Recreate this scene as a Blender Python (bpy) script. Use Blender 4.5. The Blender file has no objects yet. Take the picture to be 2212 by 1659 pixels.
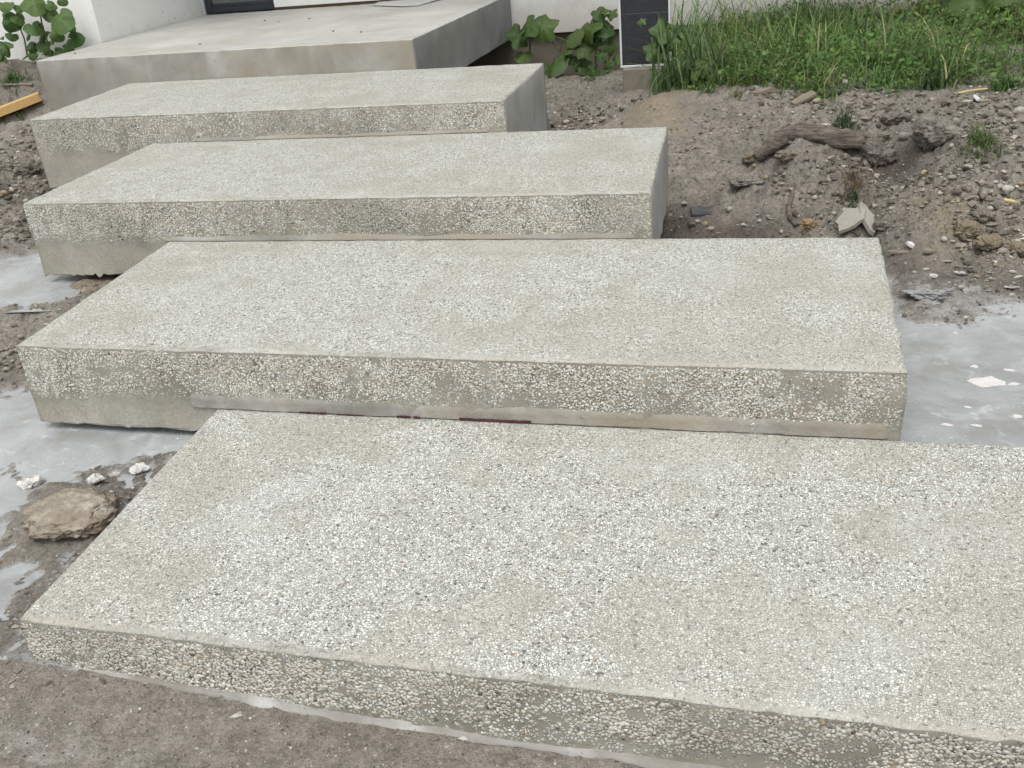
import bpy, math, random
import numpy as np
from mathutils import Vector, Matrix, noise as mnoise

random.seed(7)
RNG = np.random.default_rng(11)
SCN = bpy.context.scene
COL = SCN.collection
R = math.radians

# ------------------------------------------------------------------ camera
# survey units: camera at the origin; 1 unit = SC metres; hard ground in front of the lowest slab is about z = 0
SC, Z0 = 1.2, 1.572
FPX, YAW, PITCH, ROLL = 2145.09, 0.28178, -0.4642, -0.09631
IW, IH = 2212.0, 1659.0


def axes():
    f = Vector((-math.sin(YAW) * math.cos(PITCH), math.cos(YAW) * math.cos(PITCH), math.sin(PITCH)))
    r = Vector((math.cos(YAW), math.sin(YAW), 0))
    u = r.cross(f)
    c, s = math.cos(ROLL), math.sin(ROLL)
    return c * r + s * u, -s * r + c * u, f


AR, AU, AF = axes()
CAMPOS = Vector((0, 0, Z0))
cam = bpy.data.cameras.new('camera')
cam.sensor_width = 36
cam.lens = FPX / IW * 36
cam.clip_start = 0.05
cam.clip_end = 2000
camo = bpy.data.objects.new('camera', cam)
COL.objects.link(camo)
camo.matrix_world = Matrix(((AR.x, AU.x, -AF.x, 0), (AR.y, AU.y, -AF.y, 0), (AR.z, AU.z, -AF.z, Z0), (0, 0, 0, 1)))
SCN.camera = camo

# ------------------------------------------------------------------ daylight, overcast
w = bpy.data.worlds.new('World')
SCN.world = w
w.use_nodes = True
wn = w.node_tree
bg = wn.nodes['Background']
sky = wn.nodes.new('ShaderNodeTexSky')
sky.sky_type = 'NISHITA'
sky.sun_disc = False
SUN_EL, SUN_AZ = R(66), R(175)          # azimuth measured from +Y, clockwise seen from above
sky.sun_elevation = SUN_EL
sky.sun_rotation = SUN_AZ
sky.dust_density = 4.0
sky.air_density = 1.0
hs = wn.nodes.new('ShaderNodeHueSaturation')   # cloud cover: a grey sky
hs.inputs['Saturation'].default_value = 0.12
wn.links.new(sky.outputs[0], hs.inputs['Color'])
wn.links.new(hs.outputs[0], bg.inputs['Color'])
bg.inputs['Strength'].default_value = 0.15
sl = bpy.data.lights.new('sun', 'SUN')
sl.energy = 0.95
sl.angle = R(40)
sl.color = (1.0, 0.985, 0.915)
so = bpy.data.objects.new('sun', sl)
COL.objects.link(so)
sd = Vector((math.sin(SUN_AZ) * math.cos(SUN_EL), math.cos(SUN_AZ) * math.cos(SUN_EL), math.sin(SUN_EL)))
so.rotation_euler = sd.to_track_quat('Z', 'Y').to_euler()
so.location = sd * 30
SCN.view_settings.view_transform = 'Standard'
SCN.view_settings.look = 'None'
SCN.view_settings.gamma = 1
SCN.view_settings.use_curve_mapping = False
SCN.view_settings.exposure = 0.38


# ------------------------------------------------------------------ helpers
def P3(p):
    return Vector((p[0] * SC, p[1] * SC, p[2] * SC + Z0))


def ray(px, py):
    return (AR * ((px - IW / 2) / FPX) + AU * (-(py - IH / 2) / FPX) + AF)


def on_y(px, py, yu):            # the survey sight line meets the plane y = yu (survey units)
    d = ray(px, py)
    return CAMPOS + d * (yu * SC / d.y)


def on_z(px, py, zu):
    d = ray(px, py)
    return CAMPOS + d * (zu * SC / d.z)


def lat(ix, iy, s):
    h = (ix.astype(np.int64) * 374761393 + iy.astype(np.int64) * 668265263 + s * 982451653) & 0xffffffff
    h = ((h ^ (h >> 13)) * 1274126177) & 0xffffffff
    h = (h ^ (h >> 16)) & 0xffff
    return h / 65535.0


def vnoise(x, y, s=0):
    ix, iy = np.floor(x), np.floor(y)
    fx, fy = x - ix, y - iy
    fx = fx * fx * (3 - 2 * fx)
    fy = fy * fy * (3 - 2 * fy)
    a, b, c, d = lat(ix, iy, s), lat(ix + 1, iy, s), lat(ix, iy + 1, s), lat(ix + 1, iy + 1, s)
    return (a + (b - a) * fx) * (1 - fy) + (c + (d - c) * fx) * fy - 0.5


def fbm(x, y, scale, octv=4, s=0, gain=0.5):
    t, a, f = 0, 1.0, 1.0 / scale
    for o in range(octv):
        c, sn = math.cos(o * 1.1 + s), math.sin(o * 1.1 + s)
        t = t + a * vnoise((x * c - y * sn) * f + 37.3 * o, (x * sn + y * c) * f + 11.7 * o, s + o)
        a *= gain
        f *= 2.03
    return t


def tag(o, label=None, cat=None, group=None, kind=None):
    if label: o['label'] = label
    if cat: o['category'] = cat
    if group: o['group'] = group
    if kind: o['kind'] = kind
    return o


def thing(name, label, cat, loc, group=None):
    o = bpy.data.objects.new(name, None)
    o.empty_display_size = 0.1
    COL.objects.link(o)
    o.location = loc
    return tag(o, label, cat, group)


def link(name, me, parent=None):
    o = bpy.data.objects.new(name, me)
    COL.objects.link(o)
    if parent is not None:
        o.parent = parent
    return o


def np_mesh(name, V, F, mats, smooth=True, attrs=None, fmat=None, uv=None):
    """V (n,3); F (m,k) index array of equal sized faces"""
    me = bpy.data.meshes.new(name)
    V = np.asarray(V, np.float32)
    F = np.asarray(F, np.int32)
    m, k = F.shape
    me.vertices.add(len(V))
    me.vertices.foreach_set('co', V.ravel())
    me.loops.add(m * k)
    me.loops.foreach_set('vertex_index', F.ravel())
    me.polygons.add(m)
    me.polygons.foreach_set('loop_start', np.arange(0, m * k, k, dtype=np.int32))
    me.polygons.foreach_set('loop_total', np.full(m, k, np.int32))
    me.polygons.foreach_set('use_smooth', np.full(m, smooth, bool))
    for mt in mats: me.materials.append(mt)
    if fmat is not None: me.polygons.foreach_set('material_index', np.asarray(fmat, np.int32))
    me.update(calc_edges=True)
    for an, av in (attrs or {}).items():
        av = np.asarray(av, np.float32)
        if av.ndim == 1:
            a = me.attributes.new(an, 'FLOAT', 'POINT')
            a.data.foreach_set('value', av)
        else:
            a = me.attributes.new(an, 'FLOAT_COLOR', 'POINT')
            a.data.foreach_set('color', np.c_[av, np.ones(len(av))].astype(np.float32).ravel())
    me.validate()
    return me


class MB:
    """collects shapes into one mesh"""
    def __init__(s): s.v, s.f, s.sm = [], [], []

    def add(s, vs, fs, smooth=False):
        n = len(s.v)
        s.v += [Vector(p) for p in vs]
        s.f += [[i + n for i in f] for f in fs]
        s.sm += [smooth] * len(fs)

    def box(s, lo, hi, bev=0.0):
        x0, y0, z0 = lo; x1, y1, z1 = hi
        if bev <= 0:
            s.add([(x0, y0, z0), (x1, y0, z0), (x1, y1, z0), (x0, y1, z0), (x0, y0, z1), (x1, y0, z1), (x1, y1, z1), (x0, y1, z1)],
                  [(0, 3, 2, 1), (4, 5, 6, 7), (0, 1, 5, 4), (1, 2, 6, 5), (2, 3, 7, 6), (3, 0, 4, 7)])
            return
        b = bev
        ring = lambda z, i: [(x0 + i, y0 + b, z), (x0 + b, y0 + i, z), (x1 - b, y0 + i, z), (x1 - i, y0 + b, z), (x1 - i, y1 - b, z), (x1 - b, y1 - i, z), (x0 + b, y1 - i, z), (x0 + i, y1 - b, z)]
        r0 = [(x0 + b, y0 + b, z0), (x1 - b, y0 + b, z0), (x1 - b, y1 - b, z0), (x0 + b, y1 - b, z0)]
        r3 = [(p[0], p[1], z1) for p in r0]
        vs = r0 + ring(z0 + b, 0) + ring(z1 - b, 0) + r3
        fs = [(3, 2, 1, 0), (20, 21, 22, 23)]
        for i in range(8): fs.append((4 + i, 4 + (i + 1) % 8, 12 + (i + 1) % 8, 12 + i))
        for c in range(4):
            i = c * 2
            fs.append((c, 4 + i + 1, 4 + i)); fs.append((20 + c, 12 + i, 12 + i + 1))
            c2 = (c + 1) % 4
            fs.append((c, c2, 4 + (i + 2) % 8, 4 + i + 1)); fs.append((20 + c2, 20 + c, 12 + i + 1, 12 + (i + 2) % 8))
        s.add(vs, fs)

    def tube(s, path, radii, n=8, wob=0.0, seed=0, cap=True):
        path = [Vector(p) for p in path]
        if not hasattr(radii, '__len__'): radii = [radii] * len(path)
        vs, fs = [], []
        up = Vector((0.13, 0.21, 0.97)).normalized()
        for i, p in enumerate(path):
            t = (path[min(i + 1, len(path) - 1)] - path[max(i - 1, 0)]).normalized()
            a = t.cross(up)
            if a.length < 1e-3: a = t.cross(Vector((1, 0, 0)))
            a.normalize(); b = t.cross(a).normalized()
            for k in range(n):
                th = 2 * math.pi * k / n
                rr = radii[i] * (1 + wob * mnoise.noise(Vector((math.cos(th) * 2, math.sin(th) * 2, i * 0.35 + seed))))
                vs.append(p + (a * math.cos(th) + b * math.sin(th)) * rr)
        for i in range(len(path) - 1):
            for k in range(n):
                fs.append((i * n + k, i * n + (k + 1) % n, (i + 1) * n + (k + 1) % n, (i + 1) * n + k))
        s.add(vs, fs, True)
        if cap:
            s.add(vs[:n], [tuple(range(n))]); s.add(vs[-n:], [tuple(reversed(range(n)))])

    def prism(s, pts, thick, bevel=0.0):
        """pts: outline (Vectors, any plane) -> plate extruded by vector thick"""
        n = len(pts); th = Vector(thick)
        vs = [Vector(p) for p in pts] + [Vector(p) + th for p in pts]
        fs = [tuple(reversed(range(n))), tuple(range(n, 2 * n))] + [(i, (i + 1) % n, n + (i + 1) % n, n + i) for i in range(n)]
        s.add(vs, fs)

    def build(s, name, mat, parent=None, loc=None, recenter=False):
        o0 = Vector((0, 0, 0))
        if parent is not None: o0 = Vector(parent.location)
        elif recenter:
            o0 = Vector((sum(p.x for p in s.v) / len(s.v), sum(p.y for p in s.v) / len(s.v), min(p.z for p in s.v)))
        me = bpy.data.meshes.new(name)
        me.from_pydata([p - o0 for p in s.v], [], s.f)
        me.polygons.foreach_set('use_smooth', s.sm)
        for m in (mat if isinstance(mat, (list, tuple)) else [mat]): me.materials.append(m)
        me.update()
        o = link(name, me, parent)
        if parent is None and recenter: o.location = o0
        return o


# ------------------------------------------------------------------ materials
class Mat:
    def __init__(s, name, rough=0.85, spec=0.25):
        s.m = bpy.data.materials.new(name); s.m.use_nodes = True
        s.t = s.m.node_tree; s.b = s.t.nodes['Principled BSDF']
        s.b.inputs['Roughness'].default_value = rough
        s.b.inputs['Specular IOR Level'].default_value = spec
        s.obj = s.new('ShaderNodeTexCoord').outputs['Object']

    def new(s, t, **kw):
        n = s.t.nodes.new(t)
        for k, v in kw.items(): setattr(n, k, v)
        return n

    def put(s, sock, v):
        if isinstance(v, bpy.types.NodeSocket): s.t.links.new(v, sock)
        else:
            if hasattr(v, '__len__') and len(v) == 3 and sock.type == 'RGBA': v = (*v, 1)
            sock.default_value = v

    def noise(s, scale, detail=3, rough=0.55, vec=None, dist=0.0):
        n = s.new('ShaderNodeTexNoise'); s.put(n.inputs['Vector'], vec or s.obj)
        n.inputs['Scale'].default_value = scale; n.inputs['Detail'].default_value = detail
        n.inputs['Roughness'].default_value = rough; n.inputs['Distortion'].default_value = dist
        return n.outputs['Fac']

    def noisec(s, scale, detail=2, vec=None):
        n = s.new('ShaderNodeTexNoise'); s.put(n.inputs['Vector'], vec or s.obj)
        n.inputs['Scale'].default_value = scale; n.inputs['Detail'].default_value = detail
        return n.outputs['Color']

    def vor(s, scale, feature='F1', vec=None, rnd=1.0):
        n = s.new('ShaderNodeTexVoronoi', feature=feature); s.put(n.inputs['Vector'], vec or s.obj)
        n.inputs['Scale'].default_value = scale
        n.inputs['Randomness'].default_value = rnd
        return n

    def mathn(s, op, a, b=0.0, clamp=False):
        n = s.new('ShaderNodeMath', operation=op, use_clamp=clamp)
        s.put(n.inputs[0], a); s.put(n.inputs[1], b)
        return n.outputs[0]

    def step(s, x, a, b, lo=0.0, hi=1.0, smooth=True):
        n = s.new('ShaderNodeMapRange', interpolation_type='SMOOTHSTEP' if smooth else 'LINEAR', clamp=True) if smooth else s.new('ShaderNodeMapRange')
        s.put(n.inputs['Value'], x)
        for k, v in zip(('From Min', 'From Max', 'To Min', 'To Max'), (a, b, lo, hi)): s.put(n.inputs[k], v)
        return n.outputs['Result']

    def mix(s, f, a, b, blend='MIX'):
        n = s.new('ShaderNodeMix', data_type='RGBA', blend_type=blend)
        s.put(n.inputs[0], f); s.put(n.inputs[6], a); s.put(n.inputs[7], b)
        return n.outputs[2]

    def ramp(s, f, stops, interp='LINEAR'):
        n = s.new('ShaderNodeValToRGB'); s.put(n.inputs[0], f)
        r = n.color_ramp; r.interpolation = interp
        while len(r.elements) < len(stops): r.elements.new(0.5)
        for e, (p, c) in zip(r.elements, stops):
            e.position = p; e.color = (*c, 1)
        return n.outputs[0]

    def attr(s, name, out='Fac'):
        return s.new('ShaderNodeAttribute', attribute_name=name).outputs[out]

    def vadd(s, a, b, scale):
        n = s.new('ShaderNodeVectorMath', operation='MULTIPLY_ADD')
        s.put(n.inputs[0], b); n.inputs[1].default_value = (scale,) * 3; s.put(n.inputs[2], a)
        return n.outputs[0]

    def scalev(s, a, v):
        n = s.new('ShaderNodeVectorMath', operation='MULTIPLY'); s.put(n.inputs[0], a); n.inputs[1].default_value = v
        return n.outputs[0]

    def uv(s):
        n = s.new('ShaderNodeSeparateXYZ'); s.put(n.inputs[0], s.new('ShaderNodeTexCoord').outputs['UV'])
        return n.outputs[0], n.outputs[1]

    def bump(s, h, dist, strength=1.0, normal=None):
        n = s.new('ShaderNodeBump'); s.put(n.inputs['Height'], h); n.inputs['Distance'].default_value = dist
        n.inputs['Strength'].default_value = strength
        if normal is not None: s.put(n.inputs['Normal'], normal)
        return n.outputs[0]

    def out(s, color=None, rough=None, normal=None):
        if color is not None: s.put(s.b.inputs['Base Color'], color)
        if rough is not None: s.put(s.b.inputs['Roughness'], rough)
        if normal is not None: s.put(s.b.inputs['Normal'], normal)
        return s.m


STONES = [(0.0, (0.58, 0.585, 0.525)), (0.16, (0.695, 0.715, 0.665)), (0.44, (0.765, 0.79, 0.75)), (0.68, (0.655, 0.655, 0.59)), (0.83, (0.53, 0.535, 0.50)),
          (0.905, (0.37, 0.37, 0.35)), (0.950, (0.50, 0.44, 0.35)), (0.966, (0.13, 0.13, 0.125)), (0.994, (0.36, 0.23, 0.14))]


def agg_top():
    m = Mat('washed_aggregate_top', 0.82, 0.3)
    warp = m.vadd(m.obj, m.noisec(90, 2), 0.006)
    va = m.vor(150, vec=warp); ed = m.vor(150, 'DISTANCE_TO_EDGE', vec=warp)
    vb = m.vor(260, vec=warp); eb = m.vor(260, 'DISTANCE_TO_EDGE', vec=warp)
    ra = m.new('ShaderNodeSeparateColor'); m.put(ra.inputs[0], va.outputs['Color'])
    rb = m.new('ShaderNodeSeparateColor'); m.put(rb.inputs[0], vb.outputs['Color'])
    big = m.mathn('LESS_THAN', ra.outputs[1], 0.62)
    ca = m.ramp(ra.outputs[0], STONES, 'CONSTANT'); cb = m.ramp(rb.outputs[0], STONES, 'CONSTANT')
    ma = m.step(ed.outputs[0], 0.02, 0.13); mb = m.step(eb.outputs[0], 0.02, 0.14)
    stone = m.mix(big, cb, ca)
    mk = m.new('ShaderNodeMix', data_type='FLOAT'); m.put(mk.inputs[0], big); m.put(mk.inputs[2], m.mathn('MULTIPLY', mb, 0.9)); m.put(mk.inputs[3], ma)
    mask = mk.outputs[0]
    u, v = m.uv()
    n1 = m.noise(1.7, 4); n2 = m.noise(6.0, 4, 0.6); n3 = m.noise(28, 3)
    # cement laitance patches partly cover the stones; trowelled lip at the front arris
    lip = m.step(m.mathn('ADD', v, m.mathn('MULTIPLY', m.mathn('SUBTRACT', n3, 0.5), 0.02)), 0.012, 0.03, 1, 0)
    smear = m.step(n2, 0.56, 0.74, 0.0, 0.28)
    vis = m.mathn('MULTIPLY', mask, m.mathn('SUBTRACT', 1.0, m.mathn('MAXIMUM', smear, m.mathn('MULTIPLY', lip, 0.7))))
    cem = m.ramp(m.noise(14, 4), [(0.3, (0.24, 0.232, 0.195)), (0.7, (0.40, 0.395, 0.36))])
    cem = m.mix(m.step(n1, 0.45, 0.62), cem, (0.35, 0.335, 0.285))
    c = m.mix(vis, cem, stone)
    c = m.mix(m.step(m.mathn('ADD', m.mathn('MULTIPLY', n1, 0.6), m.mathn('MULTIPLY', n2, 0.4)), 0.45, 0.60, 0.0, 0.55), c, (0.42, 0.40, 0.335))             # stained areas
    c = m.mix(m.step(m.noise(2.6, 3, vec=m.scalev(m.obj, (1, 1, 1))), 0.5, 0.76, 0.0, 0.26), c, (0.70, 0.74, 0.725))   # lime bloom
    c = m.mix(m.step(m.noise(9, 5, 0.65), 0.56, 0.68, 0.0, 0.24), c, (0.36, 0.35, 0.30))
    c = m.mix(m.step(m.noise(95, 2), 0.60, 0.68, 0.0, 0.7), c, (0.165, 0.155, 0.125))   # pits
    h = m.mathn('MULTIPLY', vis, m.mathn('ADD', 0.6, m.mathn('MULTIPLY', ra.outputs[2], 0.4)))
    nb = m.bump(h, 0.0022, 0.9)
    nb = m.bump(n2, 0.006, 0.5, nb)
    return m.out(c, m.step(vis, 0, 1, 0.9, 0.7), nb)


def agg_front():
    m = Mat('washed_aggregate_face', 0.85, 0.25)
    warp = m.vadd(m.obj, m.noisec(90, 2), 0.006)
    va = m.vor(118, vec=warp); ed = m.vor(118, 'DISTANCE_TO_EDGE', vec=warp)
    ra = m.new('ShaderNodeSeparateColor'); m.put(ra.inputs[0], va.outputs['Color'])
    u, v = m.uv()
    n2 = m.noise(5, 4, 0.6); n3 = m.noise(22, 4)
    cem = m.ramp(m.noise(7, 5, 0.6), [(0.25, (0.195, 0.182, 0.147)), (0.5, (0.28, 0.268, 0.225)), (0.75, (0.38, 0.368, 0.325))])
    streak = m.noise(9, 4, vec=m.scalev(m.obj, (1, 1, 0.12)))
    cem = m.mix(m.step(streak, 0.5, 0.75, 0, 0.35), cem, (0.44, 0.43, 0.39))
    lim = m.mathn('ADD', v, m.mathn('MULTIPLY', m.mathn('SUBTRACT', n2, 0.5), 0.10))
    cover = m.mathn('MULTIPLY', m.step(lim, 0.13, 0.20, 1, 0), m.step(n3, 0.36, 0.5))
    vis = m.mathn('MULTIPLY', m.mathn('MULTIPLY', m.step(ed.outputs[0], 0.05, 0.18), m.mathn('LESS_THAN', ra.outputs[1], 0.7)), cover)
    c = m.mix(vis, cem, m.ramp(ra.outputs[0], STONES, 'CONSTANT'))
    c = m.mix(m.step(m.noise(2.3, 5, 0.6), 0.44, 0.68, 0, 0.5), c, (0.235, 0.213, 0.165))
    foot = m.step(m.mathn('ADD', v, m.mathn('MULTIPLY', m.mathn('SUBTRACT', n2, 0.5), 0.12)), 0.16, 0.24)
    c = m.mix(m.mathn('MULTIPLY', foot, 0.55), c, m.ramp(m.noise(130, 3, 0.7), [(0.3, (0.29, 0.275, 0.225)), (0.7, (0.52, 0.50, 0.44))]))
    c = m.mix(m.step(m.mathn('ADD', v, m.mathn('MULTIPLY', m.mathn('SUBTRACT', n3, 0.5), 0.012)), 0.006, 0.016, 0.75, 0.0), c, (0.19, 0.185, 0.16))
    nb = m.bump(vis, 0.003, 0.9)
    nb = m.bump(m.noise(60, 4), 0.003, 0.6, nb)
    return m.out(c, 0.88, nb)


def concrete(name, dark, mid, light, bump=0.002, streaks=0.4, stain=(0.27, 0.235, 0.17), st=0.35):
    m = Mat(name, 0.8, 0.25)
    c = m.ramp(m.noise(3.2, 6, 0.62, dist=0.4), [(0.28, dark), (0.5, mid), (0.74, light)])
    c = m.mix(m.step(m.noise(11, 5, vec=m.scalev(m.obj, (1, 1, 0.13))), 0.5, 0.74, 0, streaks), c, light)
    c = m.mix(m.step(m.noise(1.9, 5, 0.6), 0.44, 0.62, 0, st), c, stain)
    c = m.mix(m.step(m.noise(75, 2), 0.68, 0.76, 0, 0.5), c, tuple(0.45 * x for x in dark))
    nb = m.bump(m.noise(42, 5), bump, 0.7)
    return m.out(c, m.step(m.noise(7), 0.3, 0.7, 0.7, 0.9), nb)


def mat_landing_top():
    m = Mat('trowelled_cement', 0.75, 0.3)
    c = m.ramp(m.noise(2.4, 5, 0.6), [(0.3, (0.35, 0.35, 0.325)), (0.7, (0.49, 0.49, 0.465))])
    u, v = m.uv()
    near = m.step(v, 0.05, 1.3, 1, 0)
    c = m.mix(m.mathn('MULTIPLY', near, m.step(m.noise(5, 5, 0.65, vec=m.scalev(m.obj, (0.5, 1.8, 1))), 0.5, 0.7, 0, 0.6)), c, (0.40, 0.345, 0.235))
    c = m.mix(m.step(m.noise(12, 5, 0.65, vec=m.scalev(m.obj, (0.4, 1.5, 1))), 0.56, 0.70, 0, 0.6), c, (0.27, 0.255, 0.225))
    c = m.mix(m.step(m.noise(38, 2), 0.715, 0.74, 0, 0.8), c, (0.09, 0.08, 0.07))
    return m.out(c, 0.75, m.bump(m.noise(25, 4), 0.002, 0.5))


def mat_soil():
    m = Mat('soil', 0.95, 0.12)
    damp_shade, lime, clay = m.attr('damp_shade'), m.attr('lime'), m.attr('clay')  # first mask: wet soil, plus shade painted into two hollows by the clods
    n1, n2, n3 = m.noise(3.0, 5, 0.6), m.noise(17, 5, 0.65), m.noise(90, 3, 0.6)
    c = m.ramp(m.mathn('ADD', m.mathn('MULTIPLY', n2, 0.45), m.mathn('MULTIPLY', m.noise(70, 5, 0.75), 0.55)), [(0.33, (0.13, 0.117, 0.10)), (0.5, (0.262, 0.24, 0.207)), (0.67, (0.41, 0.38, 0.333))])
    jit = lambda a, k=0.5: m.mathn('ADD', a, m.mathn('MULTIPLY', m.mathn('SUBTRACT', n2, 0.5), k))
    c = m.mix(m.step(m.mathn('ADD', jit(clay), m.mathn('MULTIPLY', m.mathn('SUBTRACT', n1, 0.5), 0.7)), 0.35, 0.85), c, m.ramp(n3, [(0.3, (0.23, 0.185, 0.125)), (0.7, (0.36, 0.305, 0.22))]))
    c = m.mix(m.step(jit(damp_shade), 0.3, 0.9), c, m.ramp(n3, [(0.3, (0.065, 0.056, 0.046)), (0.7, (0.14, 0.121, 0.10))]))
    c = m.mix(m.step(m.mathn('ADD', jit(lime, 1.0), m.mathn('MULTIPLY', m.mathn('SUBTRACT', n1, 0.5), 0.5)), 0.35, 0.8), c, m.ramp(n3, [(0.3, (0.33, 0.332, 0.325)), (0.7, (0.50, 0.51, 0.507))]))
    vo = m.vor(150)
    rr = m.new('ShaderNodeSeparateColor'); m.put(rr.inputs[0], vo.outputs['Color'])
    fleck = m.mathn('MULTIPLY', m.mathn('LESS_THAN', rr.outputs[0], 0.05), m.step(vo.outputs['Distance'], 0.15, 0.5, 0.75, 0))
    c = m.mix(fleck, c, m.mix(rr.outputs[1], (0.20, 0.17, 0.13), (0.46, 0.43, 0.38)))
    dk = m.mathn('MULTIPLY', m.step(m.noise(46, 6, 0.75), 0.53, 0.62), m.mathn('ADD', 0.08, m.mathn('MULTIPLY', m.attr('rough'), 0.5)))
    gr = m.noise(230, 3, 0.7)
    c = m.mix(m.step(gr, 0.55, 0.66, 0, 0.5), c, (0.35, 0.328, 0.288))
    c = m.mix(m.step(gr, 0.34, 0.45, 0.55, 0), c, (0.09, 0.08, 0.068))
    c = m.mix(dk, c, (0.06, 0.053, 0.044))
    c = m.mix(m.step(m.noise(2.3, 5, 0.65), 0.5, 0.64, 0, 0.55), c, m.mix(0.55, c, (0.11, 0.10, 0.09)))
    nb = m.bump(n2, 0.025, 0.8)
    nb = m.bump(m.noise(60, 5, 0.75), 0.014, 0.9, nb)
    nb = m.bump(n3, 0.003, 0.7, nb)
    return m.out(c, m.step(damp_shade, 0, 1, 0.96, 0.72), nb)


def mat_puddle():
    m = Mat('cement_slurry_water', 0.2, 0.5)
    n1, n2, n3 = m.noise(3.4, 5, 0.6, dist=0.6), m.noise(11, 5, 0.65, dist=0.5), m.noise(45, 4, 0.6)
    c = m.ramp(n1, [(0.32, (0.25, 0.255, 0.252)), (0.5, (0.325, 0.342, 0.346)), (0.68, (0.40, 0.428, 0.437))])
    c = m.mix(m.step(n2, 0.52, 0.68, 0, 0.5), c, (0.44, 0.455, 0.46))
    crust = m.mathn('MULTIPLY', m.step(n3, 0.60, 0.70), m.step(n1, 0.47, 0.60))
    c = m.mix(crust, c, (0.58, 0.59, 0.59))
    c = m.mix(m.step(m.noise(4.5, 6, 0.65), 0.5, 0.68, 0, 0.5), c, (0.235, 0.222, 0.20))
    vein = m.step(m.mathn('ABSOLUTE', m.mathn('SUBTRACT', m.noise(1.9, 5, 0.55, dist=0.3), 0.5)), 0.001, 0.012, 0.4, 0)
    c = m.mix(m.mathn('MULTIPLY', vein, m.step(n2, 0.52, 0.62)), c, (0.58, 0.60, 0.605))
    rg = m.mathn('MAXIMUM', m.step(n2, 0.4, 0.62, 0.16, 0.5), m.mathn('MULTIPLY', crust, 0.9))
    return m.out(c, rg, m.bump(m.mathn('ADD', crust, m.mathn('MULTIPLY', n2, 0.5)), 0.003, 0.6))


def mat_attr(name, rough=0.85, spec=0.2, bump=0.0, bs=60, vary=0.25):
    m = Mat(name, rough, spec)
    c = m.attr('tint', 'Color')
    if vary: c = m.mix(m.step(m.noise(bs, 3), 0.3, 0.7, 0, vary), c, (0.10, 0.09, 0.075))
    return m.out(c, None, m.bump(m.noise(bs, 4), bump, 0.7) if bump else None)


def mat_leafy(name, trans=0.3):
    m = Mat(name, 0.5, 0.35)
    c = m.attr('tint', 'Color')
    inf = m.new('ShaderNodeObjectInfo')
    c2 = m.mix(m.step(m.noise(18, 3), 0.35, 0.7, 0, 0.35), c, m.mix(0.5, c, (0.05, 0.07, 0.015)))
    c2 = m.mix(m.mathn('MULTIPLY', inf.outputs['Random'], 0.55), c2, (0.10, 0.15, 0.035))
    m.out(c2, None, m.bump(m.noise(70, 3), 0.002, 0.5))
    tr = m.new('ShaderNodeBsdfTranslucent'); m.put(tr.inputs[0], c2)
    ms = m.new('ShaderNodeMixShader'); ms.inputs[0].default_value = trans
    m.t.links.new(m.b.outputs[0], ms.inputs[1]); m.t.links.new(tr.outputs[0], ms.inputs[2])
    m.t.links.new(ms.outputs[0], m.t.nodes['Material Output'].inputs['Surface'])
    return m.m


def mat_wall():
    m = Mat('white_render', 0.75, 0.25)
    c = m.ramp(m.noise(1.3, 4), [(0.3, (0.74, 0.755, 0.735)), (0.7, (0.81, 0.82, 0.80))])
    low = m.new('ShaderNodeSeparateXYZ'); m.put(low.inputs[0], m.obj)
    c = m.mix(m.step(m.noise(26, 2), 0.72, 0.75, 0, 0.75), c, (0.16, 0.14, 0.11))      # mud splashes
    c = m.mix(m.step(m.noise(4, 5), 0.55, 0.8, 0, 0.25), c, (0.55, 0.53, 0.47))
    c = m.mix(m.step(m.mathn('ADD', low.outputs[2], m.mathn('MULTIPLY', m.noise(9, 6, 0.7), 0.55)), 0.42, 0.80, 0.55, 0), c, (0.45, 0.41, 0.34))
    return m.out(c, 0.75, m.bump(m.noise(120, 3), 0.0008, 0.5))


def mat_wood(name, a, b, scale=(1, 1, 1), rough=0.6, bump=0.001):
    m = Mat(name, rough, 0.3)
    v = m.scalev(m.obj, scale)
    n = m.noise(10, 6, 0.6, vec=v, dist=0.8)
    c = m.ramp(n, [(0.3, a), (0.7, b)])
    return m.out(c, None, m.bump(n, bump, 0.8))


def mat_flat(name, col, rough=0.6, spec=0.3, var=0.3, sc=20, metal=0.0, bump=0.0):
    m = Mat(name, rough, spec)
    c = m.mix(m.step(m.noise(sc, 4), 0.3, 0.7), col, tuple(x * (1 - var) for x in col))
    m.b.inputs['Metallic'].default_value = metal
    return m.out(c, None, m.bump(m.noise(sc * 3, 4), bump, 0.8) if bump else None)


M = {}
M['agg_top'] = agg_top()
M['agg_front'] = agg_front()
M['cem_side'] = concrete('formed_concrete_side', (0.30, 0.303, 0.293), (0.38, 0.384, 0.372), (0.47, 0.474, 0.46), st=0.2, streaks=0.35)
M['cem_shaded'] = concrete('formed_concrete_landing_side_shaded', (0.20, 0.206, 0.202), (0.25, 0.257, 0.252), (0.31, 0.316, 0.31), st=0.2, streaks=0.3)  # same concrete as the landing front, its shaded side darkened in the colour
M['cem_face'] = concrete('formed_concrete_face', (0.235, 0.228, 0.202), (0.305, 0.298, 0.27), (0.395, 0.388, 0.36), st=0.62)
M['mortar'] = concrete('mortar_band', (0.17, 0.163, 0.142), (0.275, 0.268, 0.245), (0.43, 0.425, 0.405), bump=0.006, st=0.6)
M['lime_crust'] = concrete('lime_mortar_ridge', (0.19, 0.18, 0.16), (0.32, 0.31, 0.29), (0.54, 0.54, 0.525), bump=0.008, st=0.6, stain=(0.2, 0.175, 0.14))
M['landing_top'] = mat_landing_top()
M['foundation'] = concrete('old_foundation_concrete', (0.10, 0.085, 0.068), (0.145, 0.125, 0.10), (0.20, 0.18, 0.15), st=0.4)
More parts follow.
